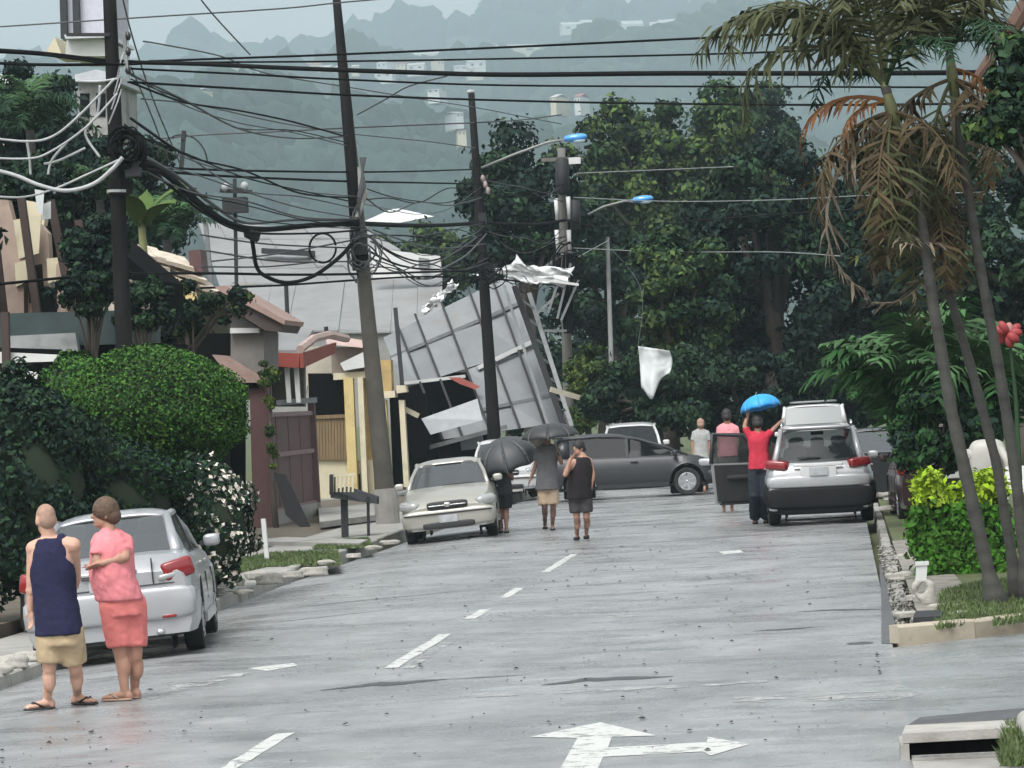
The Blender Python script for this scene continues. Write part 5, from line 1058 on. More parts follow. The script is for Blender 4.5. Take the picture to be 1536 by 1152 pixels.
def both(name, c, d, m, e=.4, end=-1, rot=None):
    """mirrored pair fixed to an end: c = (inset from the end, inset from the side, z)"""
    def f(root, half, x0, x1, zt):
        for s in (-1, 1):
            b = MB(); X = (x0+c[0]) if end < 0 else (x1-c[0]); rm = None
            if rot: rm = Matrix.Rotation(s*rot[0]*(1 if end > 0 else -1), 3, 'Z') @ Matrix.Rotation(s*rot[1], 3, 'X')
            sbox(b, (X, s*(half-c[1]), c[2]), d, e, rot=rm); b.build(name, m, root, True)
    return f
def mid(name, c, d, m, e=.3, end=-1):
    def f(root, half, x0, x1, zt):
        b = MB(); X = (x0+c[0]) if end < 0 else (x1-c[0]); sbox(b, (X, c[1], c[2]), d, e); b.build(name, m, root, True)
    return f
sedan_top = [(-2.3, .86), (-2.26, .95), (-2.12, 1.02), (-1.6, 1.05), (-1.3, 1.0), (.95, .97), (1.15, .97), (1.6, .90), (2.0, .80), (2.18, .72), (2.26, .62), (2.3, .5)]
sedan_gh = dict(rb=-1.72, rt=-.78, ft=.22, fb=1.12, wb=.765, wt=.6, b=-.12, c=-1.18)
silver = paintm('paint_silver', (.34, .35, .365)); champagne = paintm('paint_champagne', (.36, .355, .315)); greyp = mat('paint_grey', (.026, .028, .032), rough=.38, metal=.3, var=.05, coat=.15); whitep = paintm('paint_white', (.5, .51, .51), .0); offsilver = paintm('paint_suv', (.36, .37, .38))
def gut(x): return 0 if x > -6.6 else -.06*(-6.6-x)
# 1. silver sedan, seen from behind
def contact(px, py): p = G(px, py); return p
w0 = contact(300, 973); hN = R(97.2); fwdN = Vector((math.cos(hN), math.sin(hN), 0)); lefN = Vector((-fwdN.y, fwdN.x, 0)); RO = R(3.4)
cN = w0+fwdN*1.32+lefN*.79; cN.z = -.047
car('silver_sedan', 'silver sedan parked nose away behind the two standing neighbours', 'car', tuple(cN), hN, silver, 4.6, 1.76, 1.48, sedan_top, sedan_gh, (-1.32, 1.36), .325, roll=-RO, extra=[
    mid('bumper', (.1, 0, .55), (.3, 1.74, .34), silver, .3), mid('lower_valance', (.12, 0, .31), (.24, 1.5, .2), plastic, .35), mid('boot_lid_line', (.02, 0, .745), (.06, 1.35, .012), plastic, .2),
    both('tail_light', (.15, .19, .87), (.28, .33, .20), redlens, .3, rot=(.25, .2)), both('reverse_light', (.075, .27, .815), (.18, .24, .06), clearlens, .4, rot=(.2, .16)), both('boot_gap', (.02, .42, .88), (.1, .012, .26), plastic, .3), mid('boot_handle', (-.01, 0, .865), (.05, .5, .02), plastic, .4),
    mid('number_plate', (.0, 0, .80), (.03, .36, .16), platem, .15), mid('plate_trim', (.0, 0, .905), (.05, .62, .035), chrome, .3), mid('badge', (-.005, 0, .965), (.03, .11, .07), chrome, .8),
    both('bumper_reflector', (.05, .3, .42), (.2, .2, .05), redlens, .5), mid('high_brake_light', (.72, 0, 1.09), (.05, .3, .03), redlens, .4), both('exhaust', (.02, .4, .27), (.1, .09, .06), chrome, .7)])
# 2. champagne sedan facing us
wl, wr2 = contact(618, 813), contact(742, 803); hW = R(-90-3.2+9); fW = Vector((math.cos(hW), math.sin(hW), 0)); lW = Vector((-fW.y, fW.x, 0))
hW = R(-86.5); fW = Vector((math.cos(hW), math.sin(hW), 0)); lW = Vector((-fW.y, fW.x, 0))
cW = wr2-fW*1.36-lW*.75; cW.z = -.04
front_set = lambda body: [mid('bumper', (.12, 0, .43), (.34, 1.68, .34), body, .35, 1), mid('lower_grille', (.0, 0, .31), (.14, .95, .12), plastic, .35, 1), both('headlight', (.2, .2, .68), (.34, .40, .19), clearlens, .55, 1, rot=(.5, .1)), both('fog_light', (.05, .3, .34), (.14, .2, .1), clearlens, .7, 1),
    mid('grille', (.02, 0, .66), (.12, .74, .15), plastic, .4, 1), mid('grille_bar', (-.03, 0, .66), (.08, .7, .02), chrome, .3, 1), mid('badge', (-.05, 0, .67), (.06, .13, .09), chrome, .8, 1), mid('number_plate', (-.06, 0, .42), (.03, .34, .13), platem, .15, 1), mid('bumper_strip', (-.02, 0, .52), (.12, 1.6, .03), plastic, .35, 1)]
car('champagne_sedan', 'pale champagne sedan parked facing the camera at the kerb', 'car', tuple(cW), hW, champagne, 4.5, 1.7, 1.46, sedan_top, dict(sedan_gh, wb=.75, wt=.6), (-1.30, 1.36), .31, roll=RO*.95, extra=front_set(champagne)+[mid('wiper', (1.05, .2, 1.0), (.02, .6, .02), plastic, .4, 1)])
# 3. grey hatchback across the road
hatch_top = [(-2.05, .8), (-2.02, .95), (-1.9, 1.02), (-1.5, 1.0), (1.0, .96), (1.2, .97), (1.6, .9), (1.85, .8), (2.0, .66), (2.05, .5)]
wg = G(1032, 743); hG = R(4); fG = Vector((math.cos(hG), math.sin(hG), 0)); lG = Vector((-fG.y, fG.x, 0)); cG = wg-fG*1.28+lG*.75
car('grey_hatchback', 'dark grey hatchback stopped crosswise over the road', 'car', tuple(cG), hG, greyp, 4.0, 1.72, 1.56, hatch_top, dict(rb=-1.95, rt=-1.72, ft=.15, fb=1.32, wb=.75, wt=.6, b=-.1, c=-1.45, doors=[-.1], arch=2.2), (-1.26, 1.28), .325, roll=-R(.5), glassm=darkglass, extra=[
    mid('bumper', (.12, 0, .45), (.34, 1.66, .34), greyp, .35, 1), both('headlight', (.32, .17, .74), (.55, .3, .2), clearlens, .55, 1, rot=(.35, .1)), both('tail_light', (.1, .15, .9), (.2, .24, .4), redlens, .5), mid('bumper', (.12, 0, .5), (.3, 1.66, .34), greyp, .35), mid('roof_spoiler', (.28, 0, 1.5), (.3, 1.1, .05), greyp, .4)])
cladding = mat('cladding', (.010, .0105, .012), rough=.8, var=.2, spec=.2)
# 4. silver off roader with its front door open
wA, wB_ = G(1163, 785), G(1303, 784); cS0 = (wA+wB_)/2; hS = R(90.3); fS = Vector((math.cos(hS), math.sin(hS), 0)); cS = cS0+fS*1.33
suv_top = [(-2.28, .9), (-2.24, 1.02), (-2.1, 1.1), (-1.6, 1.1), (.9, 1.06), (1.2, 1.06), (1.7, 1.0), (2.05, .9), (2.2, .76), (2.28, .6)]
def open_door(root, half, x0, x1, zt):
    e = bpy.data.objects.new('open_door', None); COL.objects.link(e); e.parent = root; e.location = (.95, half-.02, 0); e.rotation_euler.z = R(-112)+math.pi/1
    e.rotation_euler.z = R(180-66)
    sd_ = MB(); sd_.slab([(0, 0, .36), (1.05, 0, .36), (1.1, 0, 1.08), (.02, 0, 1.06)], (0, .05, 0)); sd_.build('outer_skin', offsilver, e)
    pn = MB(); pn.slab([(.03, .051, .4), (1.02, .051, .4), (1.06, .051, 1.05), (.05, .051, 1.03)], (0, .05, 0)); pn.build('inner_panel', plastic, e)
    fr = MB(); fr.tube([(.03, .03, 1.06), (.42, -.08, 1.56), (1.0, -.1, 1.6), (1.1, .03, 1.08)], .04, 8); fr.build('window_frame', plastic, e, True)
    MB().slab([(.06, .02, 1.07), (1.07, .02, 1.08), (.98, -.09, 1.58), (.43, -.07, 1.54)], (0, .008, 0)).build('door_glass', glass('door_glass', (.05, .055, .055), .75), e)
    ar = MB(); sbox(ar, (.55, .12, .82), (.6, .08, .07), .5); ar.build('armrest', trimdark, e, True)
    MB().box((.5, .03, .36), (.9, .1, .06)).build('door_seal', rubber, e)
    mm = MB(); sbox(mm, (.16, -.16, 1.13), (.15, .24, .17), .6); mm.build('mirror', offsilver, e, True)
car('silver_off_roader', 'silver white off roader seen from behind with its front door open', 'car', (cS.x, cS.y, 0), hS, offsilver, 4.56, 1.86, 1.70, suv_top, dict(rb=-2.12, rt=-1.72, ft=.45, fb=1.35, wb=.82, wt=.64, b=-.05, c=-1.35, doors=[-.05], seat=0), (-1.33, 1.33), .37, roll=R(.3), zb=.27, clad=cladding, glassm=glass('suv_glass', (.02, .024, .026), .5), extra=[
    mid('bumper', (.1, 0, .47), (.36, 1.84, .36), cladding, .3), mid('bumper_skin', (.1, 0, .75), (.3, 1.80, .22), offsilver, .35), mid('skid_plate', (.12, 0, .30), (.3, 1.6, .22), cladding, .4), both('wheel_arch_trim', (.5, .06, .56), (.9, .2, .34), cladding, .5),
    both('tail_light', (.14, .24, 1.05), (.28, .40, .16), redlens, .4, rot=(.22, .1)), mid('plate_recess', (-.02, 0, .90), (.05, .62, .22), whitep, .25), mid('number_plate', (-.06, .0, .92), (.03, .32, .15), platem, .15), mid('chrome_bar', (-.02, 0, 1.03), (.06, .86, .06), whitep, .35),
    mid('roof_spoiler', (.48, 0, 1.66), (.36, 1.16, .06), offsilver, .4), both('rear_reflector', (.0, .3, .52), (.1, .2, .04), redlens, .5), mid('tow_step', (-.02, 0, .44), (.1, .5, .05), greysteel, .4), mid('rear_wiper', (.12, .15, 1.16), (.03, .4, .03), plastic, .4), open_door,
    lambda root, half, x0, x1, zt: [MB().tube([(-1.5, s*.6, 1.7), (-1.4, s*.6, 1.745), (.2, s*.6, 1.75), (.35, s*.6, 1.69)], .02, 6).build('luggage_rail', chrome, root, True) for s in (-1, 1)]])
# 5. white sedan behind the umbrellas, 6. white cars beyond
pw = G(776, 748); hV = R(-84); fV = Vector((math.cos(hV), math.sin(hV), 0)); lV = Vector((-fV.y, fV.x, 0))
cV = G(770, 747)-fV*1.36-lV*.2
car('white_sedan', 'white sedan facing the camera behind the black umbrellas', 'car', (cV.x, cV.y, 0), hV, whitep, 4.4, 1.7, 1.5, sedan_top, dict(sedan_gh, wb=.75, wt=.6), (-1.28, 1.34), .31, extra=front_set(whitep))
cX = P(948, 700, 97); car('white_car', 'white car whose roof shows behind the grey hatchback', 'car', (cX.x, 97.5, 0), R(-87), whitep, 4.2, 1.72, 1.72, [(-2.1, .9), (-2.0, 1.15), (1.2, 1.15), (1.8, 1.0), (2.1, .7)], dict(rb=-1.9, rt=-1.6, ft=.5, fb=1.4, wb=.78, wt=.64, b=-.1, c=-1.3), (-1.26, 1.28), .33, glassm=darkglass, extra=[both('headlight', (.25, .18, .85), (.4, .3, .2), clearlens, .55, 1)])
cY = P(1222, 650, 92); car('white_van', 'tall white van standing beyond the off roader', 'van', (cY.x, 94, 0), R(90), whitep, 4.8, 1.85, 1.98, [(-2.4, .9), (-2.36, 1.5), (-1, 1.4), (1.3, 1.3), (1.6, 1.2), (2.1, 1.05), (2.4, .7)], dict(rb=-2.3, rt=-2.15, ft=.9, fb=1.75, wb=.85, wt=.74, b=.3, c=-1.4), (-1.5, 1.6), .34, glassm=glass('van_glass', (.3, .32, .32), .1), extra=[both('tail_light', (.06, .12, 1.15), (.14, .14, .5), redlens, .5), mid('bumper', (.06, 0, .5), (.26, 1.8, .24), whitep, .35), mid('number_plate', (.0, 0, .8), (.06, .34, .14), platem, .15), mid('roof_rack', (1.6, 0, 2.02), (1.6, 1.2, .06), greysteel, .35)])
cZ = P(1310, 700, 74); car('dark_car', 'dark car half hidden under the palm shrub beside the off roader', 'car', (cZ.x+.15, 74, 0), R(90), paintm('paint_black', (.012, .013, .015), .1), 4.3, 1.72, 1.5, sedan_top[1:-1]+[(2.2, .6)], dict(sedan_gh, wb=.75, wt=.6), (-1.28, 1.3), .31, extra=[both('tail_light', (.12, .17, .84), (.3, .36, .17), redlens, .5)])
cQ = P(1420, 730, 60); car('maroon_car', 'dark maroon car parked deep under the palm shrub', 'car', (cQ.x, 62, .05), R(92), paintm('paint_maroon', (.03, .012, .014), .2), 4.3, 1.74, 1.6, [(-2.15, .9), (-2.05, 1.02), (1.1, .98), (1.8, .85), (2.15, .6)], dict(rb=-1.9, rt=-1.5, ft=.2, fb=1.15, wb=.76, wt=.62, b=-.1, c=-1.3), (-1.28, 1.3), .32, glassm=darkglass, extra=[both('tail_light', (.1, .15, .86), (.2, .3, .16), redlens, .5), mid('number_plate', (.0, 0, .76), (.06, .36, .12), white, .15)])

# ------------------------------------------------------------------ people
def skin(n, c): return mat(n, c, rough=.55, var=.1, scale=12, trans=.08)
sk_light = skin('skin_light', (.50, .30, .22)); sk_mid = skin('skin_tan', (.36, .20, .14)); sk_dark = skin('skin_brown', (.19, .105, .075))
def fab(n, c, var=.14): return mat(n, c, rough=.9, var=var, scale=7, bump=.35, bscale=14, spec=.2)
def hand(mb, w, d, side, r=1.0, curl=.35):
    d = Vector(d).normalized(); side = (Vector(side)-d*Vector(side).dot(d)).normalized(); nrm = d.cross(side)
    q = Matrix((d, side, nrm)).transposed(); mb.ellip(Vector(w)+d*.045*r, (.055*r, .04*r, .018*r), 10, 8, q)
    for k, l in enumerate((.068, .078, .072, .058)):
        a = Vector(w)+d*.085*r+side*(.028-.0185*k)*r; m_ = a+(d+side*(.12-.08*k)-nrm*curl*.4).normalized()*l*.55*r; e = m_+(d-nrm*curl*1.4).normalized()*l*.5*r
        mb.capsule(a, m_, .0095*r, .009*r, 6); mb.capsule(m_, e, .009*r, .0075*r, 6)
    a = Vector(w)+d*.03*r+side*.035*r; m_ = a+(d*.5+side*.8-nrm*.2).normalized()*.035*r; mb.capsule(a, m_, .012*r, .0105*r, 6); mb.capsule(m_, m_+(d*.95+side*.25-nrm*.3).normalized()*.032*r, .0105*r, .009*r, 6)
def torso(b, hc_, nk, fdir, tw, chest, belly, hips, g, lo=-.1, flare=0, top=1.0, cut=1.0):
    up_ = nk-hc_; rg = []; tl = [-.3, -.1, 0, .2, .42, .62, .76, .88, .96, 1.04]
    tx = [hips[0]*1.0, hips[0]*1.02, hips[0], (hips[0]+belly[0])/2, belly[0], (belly[0]+chest[0])/2, chest[0], chest[0]*.93, chest[0]*.66, .07]
    ty = [hips[1]*1.0, hips[1]*1.02, hips[1], (hips[1]+belly[1])/2, belly[1], (belly[1]+chest[1])/2, chest[1], chest[1]*.86, chest[1]*.66, .06]
    for t in np.linspace(lo, top, 16):
        f_ = flare*max(0, (.45-t)/.5); rx = float(np.interp(t, tl, tx))+g+f_; rx *= 1-(1-cut)*min(1, max(0, (t-.62)/.16)); ry = float(np.interp(t, tl, ty))+g+f_
        c = hc_+up_*t+fdir*(float(np.interp(t, [0, .4, .8], [.25, 1, .1]))*(belly[1]-.11)*.6)
        rg.append([c+tw @ Vector((rx*math.copysign(abs(math.cos(a))**.85, math.cos(a))*(1+.006*math.sin(9*a+t*9)*(g > 0)), ry*math.copysign(abs(math.sin(a))**.85, math.sin(a))*(1+.012*math.sin(7*a+t*14)*(g > 0)), 0)) for a in np.linspace(0, 2*math.pi, 25)[:-1]])
    b.rings(rg)
def person(label, Y, J, face, skinm, build=1.0, voxel=.011, chest=(.17, .11, .2), belly=(.155, .11, .15), hips=(.165, .12, .13), hands=True, armr=(.05, .042, .03), legr=(.088, .06, .036), headr=1.0):
    """J: photo points (px,py[,dy]) of the joints; feet come from ground contact points"""
    pt = {k: P(v[0], v[1], Y+(v[2] if len(v) > 2 else 0)) for k, v in J.items() if not k.startswith(('foot', 'toe'))}
    for k, v in J.items():
        if k.startswith(('foot', 'toe')): pt[k] = G(v[0], v[1])
    base = (pt['footL']+pt['footR'])/2; base = Vector((base.x, base.y, 0)); q = {k: p-base for k, p in pt.items()}
    fdir = Vector((math.cos(R(face)), math.sin(R(face)), 0)); fs = Vector((-fdir.y, fdir.x, 0)); M = Matrix((fdir, fs, Vector((0, 0, 1)))).transposed()
    b = MB(); h = q['head']; hr = headr
    b.ellip(h+Vector((0, 0, .02)), (.098*hr, .078*hr, .105*hr), 16, 12, M); b.ellip(h+fdir*.02-Vector((0, 0, .055*hr)), (.072*hr, .06*hr, .068*hr), 14, 10, M)
    b.ellip(h+fdir*.1*hr-Vector((0, 0, .018)), (.02, .014, .024), 8, 6, M); b.ellip(h+fdir*.078*hr-Vector((0, 0, .085*hr)), (.02, .028, .02), 8, 6, M)
    for s in (-1, 1): b.ellip(h+fs*s*.078*hr-fdir*.005-Vector((0, 0, .01)), (.022, .012, .034), 8, 6, M)
    b.capsule(h-Vector((0, 0, .06))-fdir*.015, q['neck'], .057, .066)
    up_ = (q['neck']-(q['hipL']+q['hipR'])/2); hc_ = (q['hipL']+q['hipR'])/2; ax = Vector((0, 0, 1)); sh = q['shR']-q['shL']; tw = Matrix.Rotation(math.atan2(sh.y, sh.x), 3, 'Z')
    cc_ = hc_+up_*.70; bc = hc_+up_*.36+fdir*(belly[1]-.11)*.8
    for s in ('L', 'R'): b.capsule(q['neck']-Vector((0, 0, .03)), q['sh'+s], .062, armr[0]*1.12)
    torso(b, hc_, q['neck'], fdir, tw, chest, belly, hips, 0); b.ellip(hc_-Vector((0, 0, .03)), (hips[0]*.95, hips[1]*.95, .1), 16, 12, tw)
    for s in ('L', 'R'):
        b.capsule(q['sh'+s], q['el'+s], armr[0], armr[1]); b.capsule(q['el'+s], q['wr'+s], armr[1]*.98, armr[2])
        d = q['wr'+s]-q['el'+s]; b.ellip(q['el'+s]+d*.25, (armr[1]*1.08,)*3, 8, 6)
        if hands: hand(b, q['wr'+s], d if 'ha'+s not in q else q['ha'+s]-q['wr'+s], fdir+fs*.2, 1.0)
        else: b.ellip(q['wr'+s]+d.normalized()*.06, (.04, .03, .06), 8, 6)
        an = q['foot'+s]+Vector((0, 0, .085)); kn = q['kn'+s]
        b.capsule(q['hip'+s], kn, legr[0], legr[1]); b.capsule(kn, an, legr[1]*.95, legr[2]); sh_ = an-kn; b.ellip(kn+sh_*.3-fdir*.014, (legr[1]*.98, legr[1]*.98, .12), 10, 8, M)
        td = (q['toe'+s]-q['foot'+s]) if 'toe'+s in q else fdir*.2; td.z = 0; td = td.normalized()
        b.ellip(an-Vector((0, 0, .045))-td*.03, (.04, .038, .045), 8, 6); Mf = Matrix((td, Vector((-td.y, td.x, 0)), Vector((0, 0, 1)))).transposed()
        b.capsule(an-Vector((0, 0, .03)), q['foot'+s]+td*.1+Vector((0, 0, .042)), .036, .03); b.ellip(q['foot'+s]+td*.13+Vector((0, 0, .034)), (.075, .044, .024), 12, 8, Mf)
        for t_ in range(5): c0 = q['foot'+s]+td*(.185-.008*t_)+Vector((-td.y, td.x, 0))*(.03-.015*t_)+Vector((0, 0, .026)); b.ellip(c0, (.02, .0085, .011), 6, 4, Mf)
        q['td'+s] = td; q['Mf'+s] = Mf; q['an'+s] = an
    o = fuse(b, 'person', skinm, voxel, 3); o.location = base; tag(o, label, 'person', 'people standing in the street')
    q.update(cc=cc_, bc=bc, hc=hc_, tw=tw, fdir=fdir, fs=fs, M=M, chest=chest, belly=belly, hips=hips, hr=hr); return o, q
grow = lambda r, g: tuple(x+g for x in r)
def shirt(o, q, m, g=.022, sleeve=.45, hem=0.0, voxel=.014, name='shirt', sr=.068, tank=False, armhole=.0, flare=.02):
    b = MB()
    torso(b, q['hc'], q['neck'], q['fdir'], q['tw'], q['chest'], q['belly'], q['hips'], g, -.03-hem, flare, .985 if tank else 1.0, .80 if tank else 1.0)
    for s in ('L', 'R'):
        if tank: b.capsule(q['neck'].lerp(q['sh'+s], .52)+Vector((0, 0, .012)), q['cc'].lerp(q['sh'+s], .2), .052, .09)
        else:
            b.capsule(q['neck'].lerp(q['sh'+s], .35), q['sh'+s], .07, sr); e = q['sh'+s].lerp(q['el'+s], sleeve); b.tube([q['sh'+s], q['sh'+s].lerp(e, .5), e], [sr, sr*1.02, sr*1.05], 14)
    return fuse(b, name, m, voxel, 3, o, fold=.009)
def shorts(o, q, m, length=.85, r0=.115, r1=.10, g=.018, voxel=.013, name='shorts', rise=.1):
    b = MB(); torso(b, q['hc'], q['neck'], q['fdir'], q['tw'], q['chest'], q['belly'], q['hips'], g*.6, -.14, 0, .24); r0 = max(r0, min(q['hips'][1]*.96, .132))
    for s in ('L', 'R'):
        a, k = q['hip'+s], q['kn'+s]; e = a.lerp(k, length) if length <= 1 else k.lerp(q['an'+s], length-1); n = 7; ps = [a.lerp(e, t) for t in np.linspace(0, 1, n)] if length <= 1 else [a, a.lerp(k, .5), k, k.lerp(e, .33), k.lerp(e, .66), e, e]
        b.tube(ps[:6] if length > 1 else ps, [r0+(r1-r0)*t for t in np.linspace(0, 1, 6 if length > 1 else n)], 16)
        b.ellip(a+Vector((0, 0, 0)), (r0, r0, r0), 12, 8)
    return fuse(b, name, m, voxel, 9, o, fold=.009)
def sandals(o, q, m, thick=.022, straps=True):
    for s in ('L', 'R'):
        b = MB(); sbox(b, q['foot'+s]+q['td'+s]*.075+Vector((0, 0, thick/2+.001)), (.275, .1, thick), .6, rot=q['Mf'+s]); st = b.build('sandal', m, o, True)
        if straps:
            f = q['foot'+s]; t = q['td'+s]; y = Vector((-t.y, t.x, 0))
            for k in (-1, 1): MB().tube([f+t*.17+Vector((0, 0, .03)), f+t*.12+y*k*.022+Vector((0, 0, .065)), f+t*.05+y*k*.046+Vector((0, 0, .025))], .009, 6).build('strap', m, st, True)
def hair(o, q, m, cover=-.02, back=.012, vol=.016, name='hair'):
    b = MB(); h = q['head']; f = q['fdir']; hr = q['hr']
    b.ellip(h+Vector((0, 0, .035))-f*back, (.1*hr+vol*.6, .08*hr+vol, .098*hr+vol*.8), 18, 12, q['M']); b.ellip(h-f*(.045+back)+Vector((0, 0, cover)), (.062*hr+vol, .074*hr+vol, .08), 14, 10, q['M'])
    bb = fuse(b, name, m, .009, 2, o); return bb
def eyes(o, q):
    for s in (-1, 1):
        MB().ellip(q['head']+q['fdir']*.088*q['hr']+q['fs']*s*.031+Vector((0, 0, .008)), (.011, .013, .009), 8, 6, q['M']).build('eye', mat('eye_dark', (.03, .02, .015), rough=.2), o, True)
        MB().ellip(q['head']+q['fdir']*.094*q['hr']+q['fs']*s*.033+Vector((0, 0, .03)), (.008, .02, .005), 8, 6, q['M']).build('eyebrow', mat('brow', (.06, .04, .03), rough=.9), o, True)
    MB().ellip(q['head']+q['fdir']*.09*q['hr']+Vector((0, 0, -.062)), (.008, .026, .007), 8, 6, q['M']).build('mouth', mat('lips', (.32, .12, .10), rough=.5), o, True)
hair_br = mat('hair_brown', (.09, .055, .035), rough=.7, var=.4, scale=30, bump=.6, bscale=60); hair_bk = mat('hair_black', (.014, .011, .01), rough=.6, var=.4, scale=30, bump=.5, bscale=60); hair_gr = mat('hair_short', (.30, .19, .14), rough=.8, var=.2, scale=30)

# bald man with navy tank top
o, q = person('bald man in navy tank top and khaki shorts seen from behind', 29.8, dict(head=(69, 780), neck=(74, 806), shL=(51, 823), shR=(109, 818), elL=(48, 876, .02), wrL=(46, 915, .05), haL=(47, 930, .05), elR=(113, 868, .22), wrR=(100, 905, .34), hipL=(74, 950), hipR=(104, 948), knL=(74, 1003), knR=(113, 1003, .1), footL=(72, 1064), footR=(117, 1057), toeL=(50, 1066), toeR=(132, 1057)), 120, sk_light, chest=(.18, .12, .19), belly=(.158, .125, .16), hips=(.163, .125, .12), armr=(.062, .05, .034), voxel=.009, headr=1.05)
shirt(o, q, fab('cloth_navy', (.018, .019, .05)), g=.022, hem=-.01, tank=True, name='tank_top', flare=.014, voxel=.012); shorts(o, q, fab('cloth_khaki', (.40, .31, .20)), .84, .115, .108); sandals(o, q, mat('sandal_black', (.02, .018, .018), rough=.7)); hair(o, q, hair_gr, vol=-.004, back=.002, cover=.0, name='stubble')
# woman in pink
o, q = person('woman in pink shirt and coral shorts turned toward the bald man', 30.5, dict(head=(157, 771), neck=(164, 798), shL=(152, 812, -.10), shR=(188, 812, .06), elL=(146, 842, -.16), wrL=(140, 850, -.06), elR=(187, 836, -.14), wrR=(154, 845, -.2), haR=(143, 848, -.18), haL=(134, 846, .04), hipL=(171, 908, -.05), hipR=(198, 908, .05), knL=(182, 985, -.03), knR=(203, 985, .04), footL=(188, 1051), footR=(203, 1048), toeL=(166, 1052), toeR=(184, 1047)), 195, sk_mid, chest=(.155, .16, .19), belly=(.16, .185, .18), hips=(.165, .158, .14), armr=(.056, .046, .03), legr=(.10, .062, .038), voxel=.009, headr=1.03)
b = MB()
shirt(o, q, fab('cloth_pink', (.62, .21, .23)), g=.022, hem=-.1, sleeve=.72, sr=.07, flare=.012, voxel=.012); shorts(o, q, fab('cloth_coral', (.60, .18, .17)), .80, .118, .108); sandals(o, q, mat('sandal_beige', (.38, .27, .2), rough=.7)); hair(o, q, hair_br, vol=.02); eyes(o, q)
# man with dark tank top, hand at his face
o, q = person('man in black tank top and dark shorts raising a hand to his face', 61, dict(head=(868, 672), neck=(874, 685), shL=(856, 696, -.08), shR=(884, 692, .05), elL=(848, 712, -.24), wrL=(855, 690, -.24), haL=(861, 684, -.18), elR=(889, 714, 0), wrR=(885, 736, -.02), haR=(883, 742), hipL=(863, 744), hipR=(877, 743), knL=(865, 775), knR=(880, 774), footL=(866, 810), footR=(880, 808), toeL=(857, 813), toeR=(874, 812)), 225, sk_mid, chest=(.19, .13, .2), belly=(.18, .14, .16), hips=(.175, .13, .13), armr=(.056, .046, .033), voxel=.013)
shirt(o, q, fab('cloth_black', (.017, .014, .015)), hem=.05, tank=True, name='tank_top', flare=.02); shorts(o, q, fab('cloth_charcoal', (.045, .042, .045)), .82, .12, .112); sandals(o, q, mat('shoe_black', (.02, .018, .018), rough=.7), .06, False); hair(o, q, hair_bk, vol=.014); eyes(o, q)
# person in grey under black umbrella
o, q = person('person in grey shirt and khaki shorts under a black umbrella', 67, dict(head=(821, 652), neck=(821, 668), shL=(808, 676), shR=(834, 675), elL=(803, 700, .02), wrL=(796, 718, 0), elR=(842, 694, -.12), wrR=(836, 676, -.22), hipL=(814, 729), hipR=(828, 729), knL=(817, 760), knR=(830, 760), footL=(818, 793), footR=(829, 795), toeL=(816, 799), toeR=(832, 799)), 270, sk_dark, chest=(.18, .12, .2), belly=(.165, .12, .16), voxel=.013)
shirt(o, q, fab('cloth_grey', (.10, .10, .105)), sleeve=.6, hem=.06, flare=.03); shorts(o, q, fab('cloth_sand', (.36, .28, .20)), .9, .12, .115); sandals(o, q, MATS['shoe_black'], .04, False); hair(o, q, hair_bk); eyes(o, q); hand_umb = Vector(o.location)+q['wrR']
# person behind the champagne sedan
o, q = person('person in dark clothes hidden by a tilted black umbrella', 67.6, dict(head=(748, 672), neck=(750, 686), shL=(738, 695), shR=(763, 694), elL=(736, 718), wrL=(744, 706, -.2), elR=(768, 718), wrR=(758, 706, -.2), hipL=(746, 738), hipR=(759, 738), knL=(749, 768), knR=(759, 768), footL=(751, 799), footR=(760, 799), toeL=(750, 803), toeR=(760, 803)), 270, sk_dark, voxel=.014)
shirt(o, q, fab('cloth_slate', (.055, .06, .065)), sleeve=.6, hem=.05); shorts(o, q, fab('cloth_dark', (.03, .032, .035)), .8, .12, .11); sandals(o, q, MATS['shoe_black'], .04, False); hair(o, q, hair_bk); hand_umb2 = Vector(o.location)+q['wrR']
# person in red beside the off roader
o, q = person('person in red shirt and dark jeans with raised arms by the off roader', 64.4, dict(head=(1136, 634), neck=(1137, 649), shL=(1125, 655), shR=(1149, 655), elL=(1117, 640, .03), wrL=(1122, 620, .06), elR=(1158, 646, .05), wrR=(1169, 634, .12), hipL=(1132, 700), hipR=(1147, 700), knL=(1132, 742), knR=(1148, 742), footL=(1133, 786), footR=(1149, 785), toeL=(1133, 781), toeR=(1149, 780)), 88, sk_mid, chest=(.17, .12, .2), belly=(.15, .11, .16), hips=(.16, .12, .13), voxel=.013)
shirt(o, q, fab('cloth_red', (.45, .035, .06)), sleeve=.85, hem=.04, sr=.066); shorts(o, q, fab('cloth_denim', (.022, .028, .038)), 1.92, .11, .10, name='trousers'); sandals(o, q, MATS['shoe_black'], .05, False); hair(o, q, hair_bk, vol=.022); hand_blue = Vector(o.location)+q['wrL']
